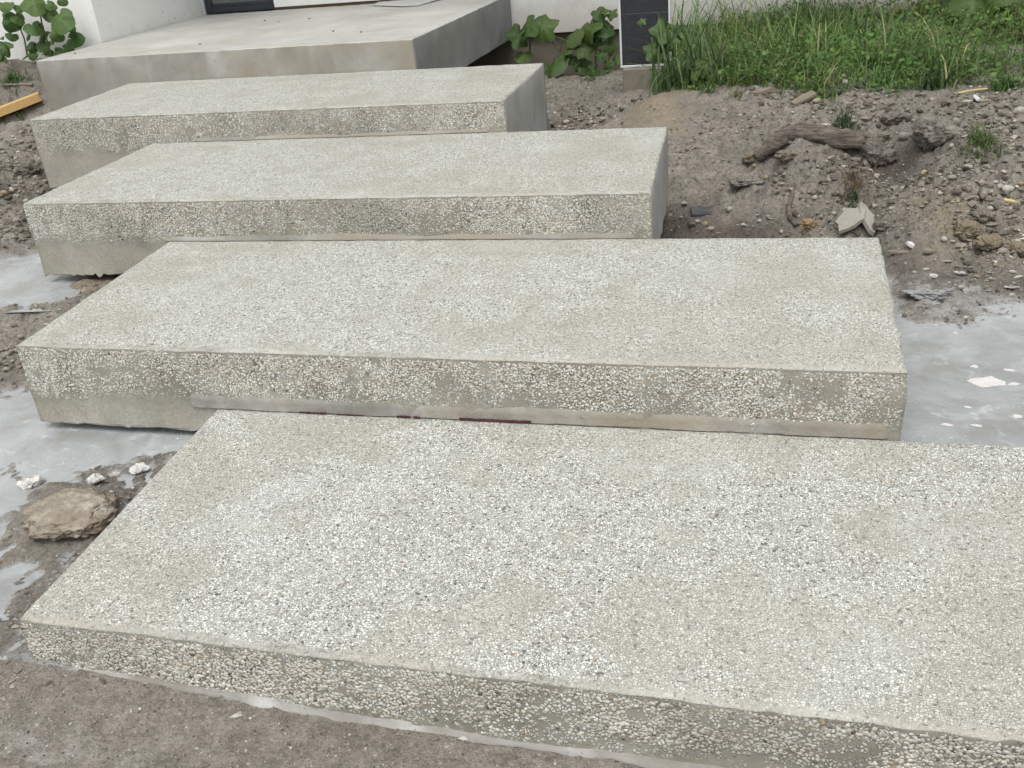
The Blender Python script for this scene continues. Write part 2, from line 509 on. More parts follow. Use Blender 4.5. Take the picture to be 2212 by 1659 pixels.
M['pier'] = concrete('mossy_pier_concrete', (0.17, 0.15, 0.115), (0.24, 0.215, 0.17), (0.32, 0.30, 0.25), bump=0.004)
M['soil'] = mat_soil()
M['puddle'] = mat_puddle()
M['pebble'] = mat_attr('washed_pebble', 0.6, 0.35, 0.0, 200, 0.18)
M['gravel'] = mat_attr('loose_gravel', 0.9, 0.15, 0.003, 130, 0.3)
M['stone'] = mat_attr('field_stone', 0.9, 0.15, 0.012, 35, 0.4)
M['crusty'] = concrete('lime_crusted_clay', (0.17, 0.14, 0.108), (0.33, 0.29, 0.235), (0.54, 0.51, 0.455), bump=0.02, st=0.75, stain=(0.20, 0.155, 0.11))
_cr = M['crusty'].node_tree
for _n in _cr.nodes:
    if _n.type == 'TEX_NOISE' and _n.inputs['Scale'].default_value < 4: _n.inputs['Scale'].default_value *= 5
M['leaf'] = mat_leafy('broad_leaf', 0.22)
M['grass'] = mat_leafy('grass_blade', 0.3)
M['stem'] = mat_flat('plant_stem', (0.12, 0.14, 0.05), 0.6, 0.3, 0.4, 40)
M['drystem'] = mat_flat('dry_stem', (0.42, 0.35, 0.19), 0.7, 0.2, 0.35, 60)
M['wall'] = mat_wall()
M['frame'] = mat_flat('dark_aluminium', (0.035, 0.04, 0.048), 0.42, 0.45, 0.25, 8)
M['panel'] = mat_flat('charcoal_board', (0.035, 0.037, 0.043), 0.55, 0.35, 0.3, 30)
M['whiteal'] = mat_flat('white_trim', (0.66, 0.67, 0.68), 0.4, 0.4, 0.12, 12)
M['sill'] = mat_wood('brown_sill', (0.06, 0.035, 0.02), (0.13, 0.08, 0.045), (0.3, 8, 8))
M['plank'] = mat_wood('yellow_timber', (0.50, 0.31, 0.11), (0.60, 0.41, 0.18), (0.5, 9, 9), 0.6)
M['bark'] = mat_wood('dead_bark', (0.05, 0.043, 0.036), (0.20, 0.172, 0.145), (1.6, 6, 6), 0.95, 0.014)
M['rot'] = mat_wood('rotten_wood', (0.12, 0.07, 0.04), (0.30, 0.22, 0.13), (4, 4, 4), 0.9, 0.006)
M['slate'] = mat_flat('dark_slate', (0.085, 0.085, 0.09), 0.7, 0.3, 0.4, 18, 0, 0.004)
M['oldboard'] = mat_wood('weathered_board', (0.16, 0.135, 0.105), (0.26, 0.225, 0.18), (2, 10, 10), 0.85, 0.003)
M['straw'] = mat_flat('straw', (0.62, 0.49, 0.22), 0.6, 0.3, 0.25, 30)
M['litter'] = mat_flat('pale_plastic_scrap', (0.66, 0.68, 0.68), 0.4, 0.4, 0.2, 30)
M['maroon'] = mat_flat('maroon_film', (0.085, 0.035, 0.04), 0.55, 0.35, 0.45, 70)
M['card'] = mat_flat('grey_card', (0.50, 0.50, 0.48), 0.7, 0.2, 0.15, 10)
M['rootlet'] = mat_flat('red_brown_root_hair', (0.20, 0.10, 0.05), 0.8, 0.2, 0.4, 40)
M['crust'] = mat_flat('scum_flake', (0.66, 0.64, 0.63), 0.85, 0.2, 0.12, 25, 0, 0.003)
M['oldplate'] = concrete('broken_plate_concrete', (0.22, 0.205, 0.18), (0.32, 0.302, 0.27), (0.42, 0.40, 0.36), bump=0.006, st=0.4, stain=(0.24, 0.205, 0.16))
M['limeflake'] = mat_flat('lime_flake', (0.50, 0.48, 0.44), 0.9, 0.15, 0.45, 30, 0, 0.004)
gm = Mat('door_glass', 0.06, 0.5)
gm.b.inputs['Transmission Weight'].default_value = 0.85
M['glass'] = gm.out((0.55, 0.6, 0.58))
M['inside'] = mat_flat('dim_interior', (0.12, 0.125, 0.115), 0.8, 0.2, 0.3, 3)

# ------------------------------------------------------------------ steps: survey of the five slabs
FRONT = [(-1.4126, 1.2375, 0.8867, 1.1965), (-2.0408, 2.1118, 0.2999, 2.0945), (-2.6522, 2.9918, -0.3658, 3.0006), (-3.2671, 3.8861, -1.046, 3.8843), (-3.8361, 4.7442, -1.701, 4.7315)]
ZT = [-1.2, -1.0282, -0.8811, -0.757, -0.6198]
ZB = [-1.3650, -1.2740, -1.161, -1.0755, -0.8823]
BLX = [-1.4481, -2.0858, -2.6651, -3.3002]
BRX = [0.90, 0.311, -0.4026, -1.0617]
YW = 6.55                                    # the plane of the house wall
YL = 5.35                                    # the wall of the projecting part on the left


def slab_corners(i):
    a = FRONT[i]
    fl, fr = Vector(a[:2]), Vector(a[2:])
    if i < 4:
        n = FRONT[i + 1]; p, q = Vector(n[:2]), Vector(n[2:])
        on = lambda x: p + (q - p) * ((x - p.x) / (q.x - p.x)) - Vector((0, 0.003))
        bl, br = on(BLX[i]), on(BRX[i])
    else:
        bl, br = Vector((-3.838, YW - 0.004)), Vector((-1.662, YW - 0.004))
    return [v * SC for v in (fl, fr, br, bl)]


SLABS = [slab_corners(i) for i in range(5)]
zt = lambda i: ZT[i] * SC + Z0
zb = lambda i: ZB[i] * SC + Z0

# ------------------------------------------------------------------ ground: heights read from the survey (pixel of the photo, level, roughness, wet soil and painted shade, lime, clay)
GP = [
    # hard standing in front
    (0, 1655, -1.314, .004, 0.00, .48, .4), (700, 1655, -1.342, .004, .04, .36, .35), (1480, 1655, -1.352, .004, .12, .15, .3), (2212, 1950, -1.352, .004, .1, .1, .2), (300, 1480, -1.318, .004, .14, .12, .4), (300, 1600, -1.326, .004, 0.00, .42, .4),
    (0, 1440, -1.296, .006, .15, .2, .1), (75, 1436, -1.300, .005, .2, .2, .1), (600, 1530, -1.338, .004, .25, .05, .4), (1106, 1750, -1.350, .004, .05, .35, .3), (0, 2100, -1.320, .004, .1, .3, .2), (1500, 2300, -1.350, .004, .1, .1, .2), (900, 1575, -1.349, .004, .28, 0, .4), (1250, 1625, -1.352, .004, .25, .05, .35),
    # wet slurry basin on the left
    (0, 1300, -1.318, .004, .2, .5, 0), (0, 1100, -1.318, .004, .2, .5, 0), (60, 960, -1.318, .004, .2, .5, 0), (210, 970, -1.318, .004, .2, .5, 0), (400, 935, -1.316, .004, .2, .5, 0), (90, 880, -1.314, .004, .2, .5, 0),
    (-250, 1200, -1.318, .006, .2, .5, 0), (-300, 1500, -1.29, .02, .3, .1, 0),
    (300, 1015, -1.283, .014, .6, .1, .1), (260, 1045, -1.280, .014, .6, .05, .1), (150, 1030, -1.288, .014, .6, .1, .1), (110, 1170, -1.276, .014, .5, .05, .2), (70, 1250, -1.280, .014, .5, .05, .1), (230, 1075, -1.270, .014, .6, .1, .3), (150, 1085, -1.258, .012, .2, .25, .8), (80, 1095, -1.275, .012, .2, .3, .7), (200, 1160, -1.285, .014, .6, .1, .2), (130, 1235, -1.276, .014, .5, .1, .1),
    (60, 1310, -1.282, .012, .5, .15, .1), (20, 1010, -1.293, .014, .4, .1, .3), (25, 1095, -1.305, .008, .4, .3, .2),
    (0, 840, -1.292, .010, .3, .3, 0), (20, 790, -1.270, .016, .2, .25, .1), (0, 740, -1.255, .016, .15, .35, .25), (60, 700, -1.240, .014, .2, .2, .5), (120, 660, -1.222, .012, .3, .15, .6), (0, 690, -1.245, .014, .3, .2, .4),
    (200, 600, -1.180, .014, .5, 0, .9), (270, 590, -1.182, .014, .5, 0, .9), (140, 645, -1.182, .010, .2, .3, .5),
    (0, 658, -1.172, .008, .2, .4, .1), (-150, 668, -1.172, .008, .2, .4, .1), (100, 650, -1.174, .008, .2, .4, .2), (50, 656, -1.172, .008, .2, .4, .1), (165, 612, -1.174, .01, .4, 0, .8), (0, 625, -1.204, .005, .2, .5, 0), (90, 610, -1.208, .004, .2, .5, 0), (0, 590, -1.210, .004, .2, .5, 0), (60, 565, -1.205, .004, .2, .5, 0), (-200, 600, -1.205, .01, .2, .5, 0),
    (30, 520, -1.160, .016, .3, .4, .1), (0, 470, -1.120, .020, .3, .2, .2), (50, 440, -1.110, .022, .6, 0, .1), (0, 410, -1.085, .022, .7, 0, 0), (70, 370, -1.065, .016, .4, 0, 0), (0, 320, -1.030, .012, .2, 0, .1), (70, 290, -1.000, .010, .2, 0, .1),
    (100, 245, -.905, .012, .4, 0, 0), (0, 262, -.890, .012, .3, 0, .1), (0, 205, -.800, .016, .5, 0, 0), (70, 185, -.790, .016, .6, 0, 0), (0, 160, -.730, .020, .6, 0, 0), (60, 152, -.725, .020, .6, 0, 0), (0, 133, -.690, .016, .5, 0, 0), (75, 132, -.690, .016, .5, 0, 0), (-300, 230, -.80, .02, .4, 0, 0), (-400, 420, -1.05, .02, .4, 0, 0),
    # right hand side, next to the steps
    (1200, 160, -1.085, .012, .2, 0, .2), (1250, 170, -1.075, .014, .3, 0, .2), (1195, 290, -1.080, .018, .6, 0, 0), (1240, 250, -1.055, .020, .5, 0, 0), (1300, 200, -1.040, .020, .4, 0, .2), (1300, 265, -1.035, .020, .6, 0, 0), (1345, 215, -.985, .012, .2, 0, .4),
    (1420, 205, -.908, .004, 0, .05, .75), (1400, 232, -.938, .005, 0, .05, .75), (1365, 222, -.948, .005, 0, .05, .6), (1352, 250, -1.020, .016, .7, 0, 0), (1440, 262, -.985, .006, 0, .1, .6), (1890, 374, -1.115, .02, .9, 0, .1), (1962, 334, -1.055, .016, .95, 0, 0), (1480, 222, -.935, .007, .1, .05, .5), (1480, 300, -1.045, .014, .1, .1, .3), (1470, 390, -1.150, .014, .3, .1, 0), (1460, 495, -1.255, .014, .9, 0, 0),  # holds two hollows by the clods, their shade painted as dark soil
    (1520, 440, -1.215, .018, .8, .05, 0), (1600, 500, -1.255, .012, .95, .1, 0), (1700, 505, -1.250, .014, .7, .2, 0), (1800, 505, -1.248, .014, .4, .15, .2), (1900, 520, -1.250, .012, .8, .1, 0), (1960, 560, -1.262, .010, .8, .2, 0),
    (1600, 400, -1.150, .018, .1, .2, .3), (1620, 440, -1.190, .014, .1, .3, .4), (1700, 420, -1.160, .020, .3, .1, .1), (1600, 300, -1.020, .018, .35, .1, 0), (1700, 330, -1.050, .022, .45, .05, .2), (1560, 350, -1.090, .016, .2, .15, .2),
    (1600, 215, -.918, .012, .1, .1, .1), (1700, 235, -.935, .014, .3, .1, 0), (1800, 206, -.915, .012, .2, .1, .2), (2000, 204, -.912, .014, .4, 0, 0), (2150, 204, -.910, .014, .4, .05, 0), (1850, 260, -.965, .018, .35, .05, 0), (2000, 260, -.960, .018, .4, .05, 0),
    (1850, 350, -1.045, .028, .6, 0, .1), (2020, 330, -1.020, .022, .6, 0, 0), (2120, 300, -.985, .018, .3, .05, .1), (2212, 280, -.970, .018, .3, 0, 0), (2100, 350, -1.020, .016, .25, .1, 0), (2212, 360, -1.035, .014, .3, .1, 0),
    (1850, 420, -1.140, .026, .5, 0, .4), (1950, 420, -1.100, .022, .1, .1, .5), (1960, 470, -1.180, .022, .05, .1, .8), (2060, 440, -1.105, .018, .1, .15, .5), (2060, 500, -1.185, .022, 0, .1, .95), (2150, 470, -1.110, .018, .2, .15, .4),
    (2150, 525, -1.205, .020, .1, .05, .95), (2212, 535, -1.200, .022, .1, .05, .9), (2050, 545, -1.238, .016, .3, .1, .5), (2212, 562, -1.248, .012, .6, .15, .1), (2100, 570, -1.256, .012, .9, .25, 0), (2212, 610, -1.264, .010, .85, .3, 0),
    (2050, 610, -1.262, .012, .7, .45, 0), (2000, 630, -1.258, .016, .2, .7, .3), (2030, 655, -1.262, .014, .15, .7, .4), (1950, 600, -1.268, .012, .5, .4, .1), (1940, 650, -1.282, .006, .7, .1, 0), (1960, 720, -1.292, .004, .4, .4, 0), (2080, 652, -1.278, .008, .4, .5, 0), (2212, 650, -1.280, .006, .4, .6, 0),
    (2100, 760, -1.300, .004, .2, .5, 0), (2212, 850, -1.300, .004, .2, .5, 0), (2000, 850, -1.300, .004, .2, .5, 0), (2000, 940, -1.302, .004, .3, .5, 0), (2212, 950, -1.302, .004, .3, .5, 0), (2500, 760, -1.298, .006, .2, .5, 0), (2700, 620, -1.26, .015, .5, .2, .2), (2600, 350, -1.02, .02, .3, .1, .2), (2500, 205, -.91, .015, .3, 0, 0),
]
GW = [  # plateau by the house, in survey coordinates: x, y, z, rough, damp, lime, clay
    (-1.4, 6.6, -1.13, .012, .5, 0, .1), (-1.0, 6.4, -1.10, .014, .5, 0, .1), (-1.2, 7.4, -1.13, .01, .5, 0, .1), (-.6, 6.5, -1.0, .014, .4, 0, 0), (-.1, 6.5, -.905, .014, .5, 0, 0), (.6, 6.5, -.885, .014, .4, 0, .2), (1.4, 6.5, -.875, .014, .4, 0, .2), (3, 6.5, -.87, .014, .4, 0, 0),
    (-.3, 5.5, -.955, .014, .5, 0, 0), (.5, 5.5, -.915, .014, .5, 0, 0), (1.4, 5.5, -.90, .014, .4, 0, .1), (3, 5.5, -.89, .014, .4, 0, 0), (-.95, 5.6, -1.06, .012, .4, 0, .1), (.5, 8, -.88, .01, .4, 0, 0), (3, 8, -.88, .01, .4, 0, 0),
    (-5, 5.5, -.69, .014, .5, 0, 0), (-4.2, 5.5, -.69, .014, .5, 0, 0), (-3, 5.2, -.95, .01, .6, 0, 0), (-2, 5.6, -1.10, .01, .6, 0, 0), (-3, 8, -1.0, .01, .5, 0, 0), (-6, 8, -.7, .01, .5, 0, 0),
    (-6, 1, -1.25, .02, .3, .1, .1), (-6, 3, -1.1, .02, .3, .1, .1), (3.5, 3, -1.26, .02, .3, .1, .1), (3.5, 1, -1.31, .01, .3, .1, .1), (3.5, 4.4, -.95, .02, .3, 0, .1), (1.0, 1.82, -1.262, .01, .2, .4, .1), (2, 1.82, -1.262, .01, .2, .3, .1), (3, 1.82, -1.262, .01, .2, .3, .1), (.9, 1.5, -1.30, .01, .2, .2, .1), (0, -.5, -1.345, .004, .2, .1, .1), (-3, -.5, -1.312, .01, .2, .1, .1),
]
ctl = []
for (px, py, z, *a) in GP:
    p = on_z(px, py, z)
    ctl.append((p.x, p.y, z * SC + Z0, *a))
for (x, y, z, *a) in GW:
    ctl.append((x * SC, y * SC, z * SC + Z0, *a))
ctl = np.array(ctl)


def tps_fit(X, v, lam=2e-3):
    n = len(X)
    d = np.linalg.norm(X[:, None] - X[None], axis=2)
    K = np.where(d > 0, d * d * np.log(d + 1e-12), 0) + lam * np.eye(n)
    Pm = np.c_[np.ones(n), X]
    A = np.zeros((n + 3, n + 3)); A[:n, :n] = K; A[:n, n:] = Pm; A[n:, :n] = Pm.T
    return np.linalg.solve(A, np.r_[v, 0, 0, 0])


CX = ctl[:, :2]
WZ = tps_fit(CX, ctl[:, 2], 4e-3)


def control(x, y):
    """smooth height and the four soil masks at points"""
    x = np.clip(x, -7.2, 4.4); y = np.clip(y, -0.6, 9.6)
    z = np.empty_like(x); A = np.empty((len(x), 4))
    for s in range(0, len(x), 20000):
        e = slice(s, s + 20000)
        dx = x[e, None] - CX[None, :, 0]; dy = y[e, None] - CX[None, :, 1]
        d2 = dx * dx + dy * dy
        z[e] = (0.5 * d2 * np.log(d2 + 1e-12)) @ WZ[:-3] + WZ[-3] + WZ[-2] * x[e] + WZ[-1] * y[e]
        wt = 1.0 / (d2 + 0.012) ** 2
        A[e] = (wt @ ctl[:, 3:7]) / wt.sum(1)[:, None]
    return z, A


def inside(x, y, c, grow=0.0):
    m = np.ones(x.shape, bool)
    for k in range(4):
        a, b = c[k], c[(k + 1) % 4]
        e = (b - a).normalized()
        m &= ((x - a.x) * -e.y + (y - a.y) * e.x) > -grow
    return m


def axis(lo, hi, step, far, n):
    core = np.arange(lo, hi, step)
    g = np.geomspace(step * 2, far, n)
    return np.r_[lo - g[::-1], core, core[-1] + g]


gx = axis(-5.3, 3.0, 0.0125, 90, 26)
gy = axis(1.0, 8.0, 0.0125, 90, 26)
GX, GY = np.meshgrid(gx, gy)
fx, fy = GX.ravel(), GY.ravel()
cz = np.empty_like(fx)
# the smooth part on a coarser lattice, then bilinear
lx = np.linspace(-7.3, 4.5, 237); ly = np.linspace(-0.7, 9.7, 209)
LX, LY = np.meshgrid(lx, ly)
lz, la = control(LX.ravel(), LY.ravel())
lat_all = np.c_[lz, la].reshape(len(ly), len(lx), 5)


def lerp_lat(x, y):
    u = np.clip((x - lx[0]) / (lx[1] - lx[0]), 0, len(lx) - 1.001); v = np.clip((y - ly[0]) / (ly[1] - ly[0]), 0, len(ly) - 1.001)
    i = u.astype(int); j = v.astype(int); fu = (u - i)[:, None]; fv = (v - j)[:, None]
    return (lat_all[j, i] * (1 - fu) + lat_all[j, i + 1] * fu) * (1 - fv) + (lat_all[j + 1, i] * (1 - fu) + lat_all[j + 1, i + 1] * fu) * fv


def worley(x, y, cell, seed):
    """distance to the nearest jittered point (in cells) and that point's own random number"""
    u, v = x / cell, y / cell
    iu, iv = np.floor(u), np.floor(v)
    best = np.full(x.shape, 9.0); rnd = np.zeros(x.shape)
    for a in (-1, 0, 1):
        for b in (-1, 0, 1):
            cu, cv = iu + a, iv + b
            d = np.hypot(cu + lat(cu, cv, seed) - u, cv + lat(cu, cv, seed + 1) - v)
            m = d < best
            best = np.where(m, d, best); rnd = np.where(m, lat(cu, cv, seed + 2), rnd)
    return best, rnd


def ground_at(x, y):
    L = lerp_lat(x, y)
    amp = L[:, 1]
    n = (1.3 + 2.0 * np.clip((amp - .01) / .008, 0, 1)) * fbm(x, y, 0.30, 3, 3) + 1.5 * (0.30 - np.abs(fbm(x, y, 0.11, 3, 21))) + 0.8 * fbm(x, y, 0.045, 3, 5, 0.6)
    big = np.clip((amp - 0.008) / 0.008, 0, 1)
    c1, r1 = worley(x + 0.03 * fbm(x, y, .07, 2, 51), y + 0.03 * fbm(x, y, .07, 2, 52), 0.085, 61)
    c2, r2 = worley(x + 0.012 * fbm(x, y, .03, 2, 53), y + 0.012 * fbm(x, y, .03, 2, 54), 0.036, 67)
    sel = np.clip(0.5 + 2.2 * fbm(x, y, 0.35, 3, 71), 0, 1) * big
    n = n + sel * (1.5 * np.maximum(0, 0.75 - c1) * r1 + 0.8 * np.maximum(0, 0.7 - c2) * r2)
    crack = np.maximum(0, 0.05 - np.abs(fbm(x, y, 0.16, 3, 40))) / 0.05
    z = L[:, 0] + amp * 1.45 * (n - 0.35) - crack * amp * 1.8 * (amp > 0.007)
    for i in range(5):
        m = inside(x, y, SLABS[i], -0.012)
        lowered = np.minimum(z, zb(i) - 0.03 - 0.25 * (i == 4))
        z = np.where(m, lowered, z)
    return z, L[:, 2:5]


gz, gattr = ground_at(fx, fy)
# grey slurry film on the mud just above the pools
for (xa, xb, ya, yb_, lv) in ((0.15, 4, 1.9, 3.35, -1.285), (-4, -1.3, 1.22, 2.9, -1.2985), (-4.2, -2.78, 2.95, 3.8, -1.1935)):
    near = (fx > xa * SC) & (fx < xb * SC) & (fy > ya * SC) & (fy < yb_ * SC)
    film = np.clip(1 - (gz - (lv * SC + Z0) + 0.002) / (0.016 if lv < -1.29 else 0.026), 0, 1) * 0.8
    gattr[:, 1] = np.where(near, np.maximum(gattr[:, 1], film), gattr[:, 1])
far_m = (np.abs(fx) > 12) | (np.abs(fy) > 14)
gz[far_m] = np.where(far_m, gz, gz)[far_m]
nx, ny = len(gx), len(gy)
idx = np.arange(nx * ny).reshape(ny, nx)
quads = np.stack([idx[:-1, :-1].ravel(), idx[:-1, 1:].ravel(), idx[1:, 1:].ravel(), idx[1:, :-1].ravel()], 1)
gme = np_mesh('ground', np.c_[fx, fy, gz], quads, [M['soil']], True, {'damp_shade': gattr[:, 0], 'lime': gattr[:, 1], 'clay': gattr[:, 2], 'rough': np.clip((lerp_lat(fx, fy)[:, 1] - 0.004) / 0.012, 0, 1)})
tag(link('ground', gme), kind='structure')


def H(x, y):
    return float(ground_at(np.array([x], float), np.array([y], float))[0][0])


def at(px, py):
    """point of the ground on a sight line"""
    d = ray(px, py)
    t = np.linspace(0.6, 11, 5200)
    X = CAMPOS.x + d.x * t; Y = CAMPOS.y + d.y * t; Z = CAMPOS.z + d.z * t
    g = lerp_lat(X, Y)[:, 0]
    k = int(np.argmax(Z < g))
    s = slice(max(0, k - 60), k + 60)
    gg, _ = ground_at(X[s], Y[s])
    kk = int(np.argmax(Z[s] < gg))
    i = s.start + kk
    return Vector((X[i], Y[i], float(gg[kk]))), (Vector((X[i], Y[i], gg[kk])) - CAMPOS).length / FPX   # point, metres per pixel


# ------------------------------------------------------------------ pools of cement slurry
def sheet(name, outline, z):
    pts = [Vector((x * SC, y * SC, z * SC + Z0)) for x, y in outline]
    me = bpy.data.meshes.new(name)
    me.from_pydata(pts, [], [list(range(len(pts)))])
    me.materials.append(M['puddle'])
    return tag(link(name, me), kind='structure')


sheet('water', [(-3.6, 1.28), (-1.46, 1.22), (-1.38, 1.5), (-1.38, 2.25), (-1.5, 2.6), (-3.6, 2.9)], -1.2985)
wa = [on_z(px, py, -1.1935) for px, py in ((-260, 690), (0, 676), (110, 672), (215, 640), (215, 560), (0, 500), (-260, 520))]
sheet('water', [(p.x / SC, p.y / SC) for p in wa], -1.1935)
pr = sheet('water', [(0.2, 1.98), (3.2, 1.98), (3.2, 3.15), (0.9, 3.15), (0.25, 3.0)], -1.2850)


# ------------------------------------------------------------------ slabs
def jitter(x, y, z, a, f):
    return a * mnoise.noise(Vector((x * f, y * f, z * f)))


def slab(i, name, label, mats, jag=(0, 0), r=0.012):
    c = SLABS[i]; z1, z0 = zt(i), zb(i)
    root = thing(name, label, 'step', (*((c[0] + c[2]) / 2), z0), 'concrete slab steps up to the house')
    ox = Vector(root.location)
    ring, side = [], []
    for k in range(4):
        a, b = c[k], c[(k + 1) % 4]
        n = max(2, int(((c[1] - c[0]).length if k in (0, 2) else (c[3] - c[0]).length) / (0.014 if k in (0, 2) else 0.03)))
        for s in range(n):
            ring.append(a.lerp(b, s / n)); side.append((k, s / n))
    N = len(ring)
    cen = sum(ring, Vector((0, 0))) / N
    nrm = []
    for j in range(N):
        k = side[j][0]
        e = (c[(k + 1) % 4] - c[k]).normalized(); o = Vector((e.y, -e.x))
        if side[j][1] == 0:
            e2 = (c[k] - c[k - 1]).normalized(); o = o + Vector((e2.y, -e2.x))
        nrm.append(o)
    layers = []   # (z below top, inset)
    hgt = z1 - z0
    for t in (1.0, 0.985, 0.75, 0.5, 0.25): layers.append((hgt * t, 0.0, t == 1.0))
    for q in (0, 30, 60, 90): layers.append((r * (1 - math.sin(R(q))), r * (1 - math.cos(R(q))), False))
    layers.append((0.0, 0.05, False))
    V = []
    cn = []
    for k in range(4):
        e, e2 = (c[(k + 1) % 4] - c[k]).normalized(), (c[k] - c[k - 1]).normalized()
        cn.append(Vector((e.y, -e.x)) + Vector((e2.y, -e2.x)))
    for li, (dz, ins, bot) in enumerate(layers):
        for j, p in enumerate(ring):
            k, s = side[j]
            rough_ = 0.0045 if k in (0, 1) else 0.0015
            o = -(jitter(p.x, p.y, dz * 3 + i, rough_, 9) + jitter(p.x, p.y, dz * 2 + i, rough_ * 0.7, 34)) * (1 if ins < 0.04 else 0)
            if k == 2: o = 0
            chip = 0.0
            if k in (0, 1) and dz <= r and ins < 0.04:
                chip = max(0, mnoise.noise(Vector((p.x * 17, p.y * 17, i * 5))) - 0.38) * 0.035 + max(0, mnoise.noise(Vector((p.x * 47, p.y * 47, i * 5))) - 0.3) * 0.014
                o += chip
            a_, b_ = c[k] - cn[k] * ins, c[(k + 1) % 4] - cn[(k + 1) % 4] * ins
            q = a_.lerp(b_, s) - nrm[j] * o
            z = z1 - dz - (0.5 * chip)
            if dz > hgt * 0.98 and k == 0 and jag[1] > 0 and s < jag[0]:
                z += jag[1] * (0.25 * mnoise.noise(Vector((p.x * 7, i, 0))) + 0.6 * abs(mnoise.noise(Vector((p.x * 29, i, 3)))) + 0.45 * mnoise.noise(Vector((p.x * 71, i, 9))) - 0.8 * max(0, mnoise.noise(Vector((p.x * 24, i, 6)))))
            if not bot and ins < 0.04 and dz < r: z += jitter(p.x, p.y, i, 0.0018, 14) * (dz < r)
            V.append(Vector((q.x, q.y, z)) - ox)
    faces, fm, sm = [], [], []
    nl = len(layers)
    for li in range(nl - 1):
        for j in range(N):
            j2 = (j + 1) % N
            faces.append((li * N + j, li * N + j2, (li + 1) * N + j2, (li + 1) * N + j))
            k = side[j][0]
            fm.append(0 if li >= 6 else {0: 1, 1: 2, 2: 2, 3: 2}[k]); sm.append(True)
    # top: a lattice spanning the innermost ring (front and back carry the same number of points, left and right too)
    nf = sum(1 for q in side if q[0] == 0); ns = sum(1 for q in side if q[0] == 1)
    r0 = (nl - 1) * N
    gid = {}
    for iy in range(ns + 1):
        for ix in range(nf + 1):
            if iy == 0: v = r0 + ix
            elif ix == nf: v = r0 + nf + iy
            elif iy == ns: v = r0 + nf + ns + (nf - ix)
            elif ix == 0: v = r0 + (2 * nf + 2 * ns - iy) % N
            else:
                fa = V[r0 + ix].lerp(V[r0 + nf + ns + (nf - ix)], iy / ns)
                px_, py_ = fa.x + ox.x, fa.y + ox.y
                V.append(fa + Vector((0, 0, 0.0022 * mnoise.noise(Vector((px_ * 3.1, py_ * 3.1, i))) + 0.001 * mnoise.noise(Vector((px_ * 14, py_ * 14, i))))))
                v = len(V) - 1
            gid[ix, iy] = v
    for iy in range(ns):
        for ix in range(nf):
            faces.append((gid[ix, iy], gid[ix + 1, iy], gid[ix + 1, iy + 1], gid[ix, iy + 1])); fm.append(0); sm.append(True)
    faces.append([j for j in reversed(range(N))]); fm.append(2); sm.append(False)
    me = bpy.data.meshes.new(name)
    me.from_pydata(V, [], faces)
    for m in mats: me.materials.append(m)
    me.polygons.foreach_set('material_index', fm); me.polygons.foreach_set('use_smooth', sm)
    uvl = me.uv_layers.new(name='UVMap')
    e0 = (c[1] - c[0]).normalized(); nin = Vector((-e0.y, e0.x))
    for pl in me.polygons:
        for li in pl.loop_indices:
            v = me.vertices[me.loops[li].vertex_index].co + ox
            d = Vector((v.x, v.y)) - c[0]
            uvl.data[li].uv = (d.dot(e0), (d.dot(nin) if pl.material_index == 0 else z1 - v.z))
    me.update()
    body = link('body', me, root)
    return root, body


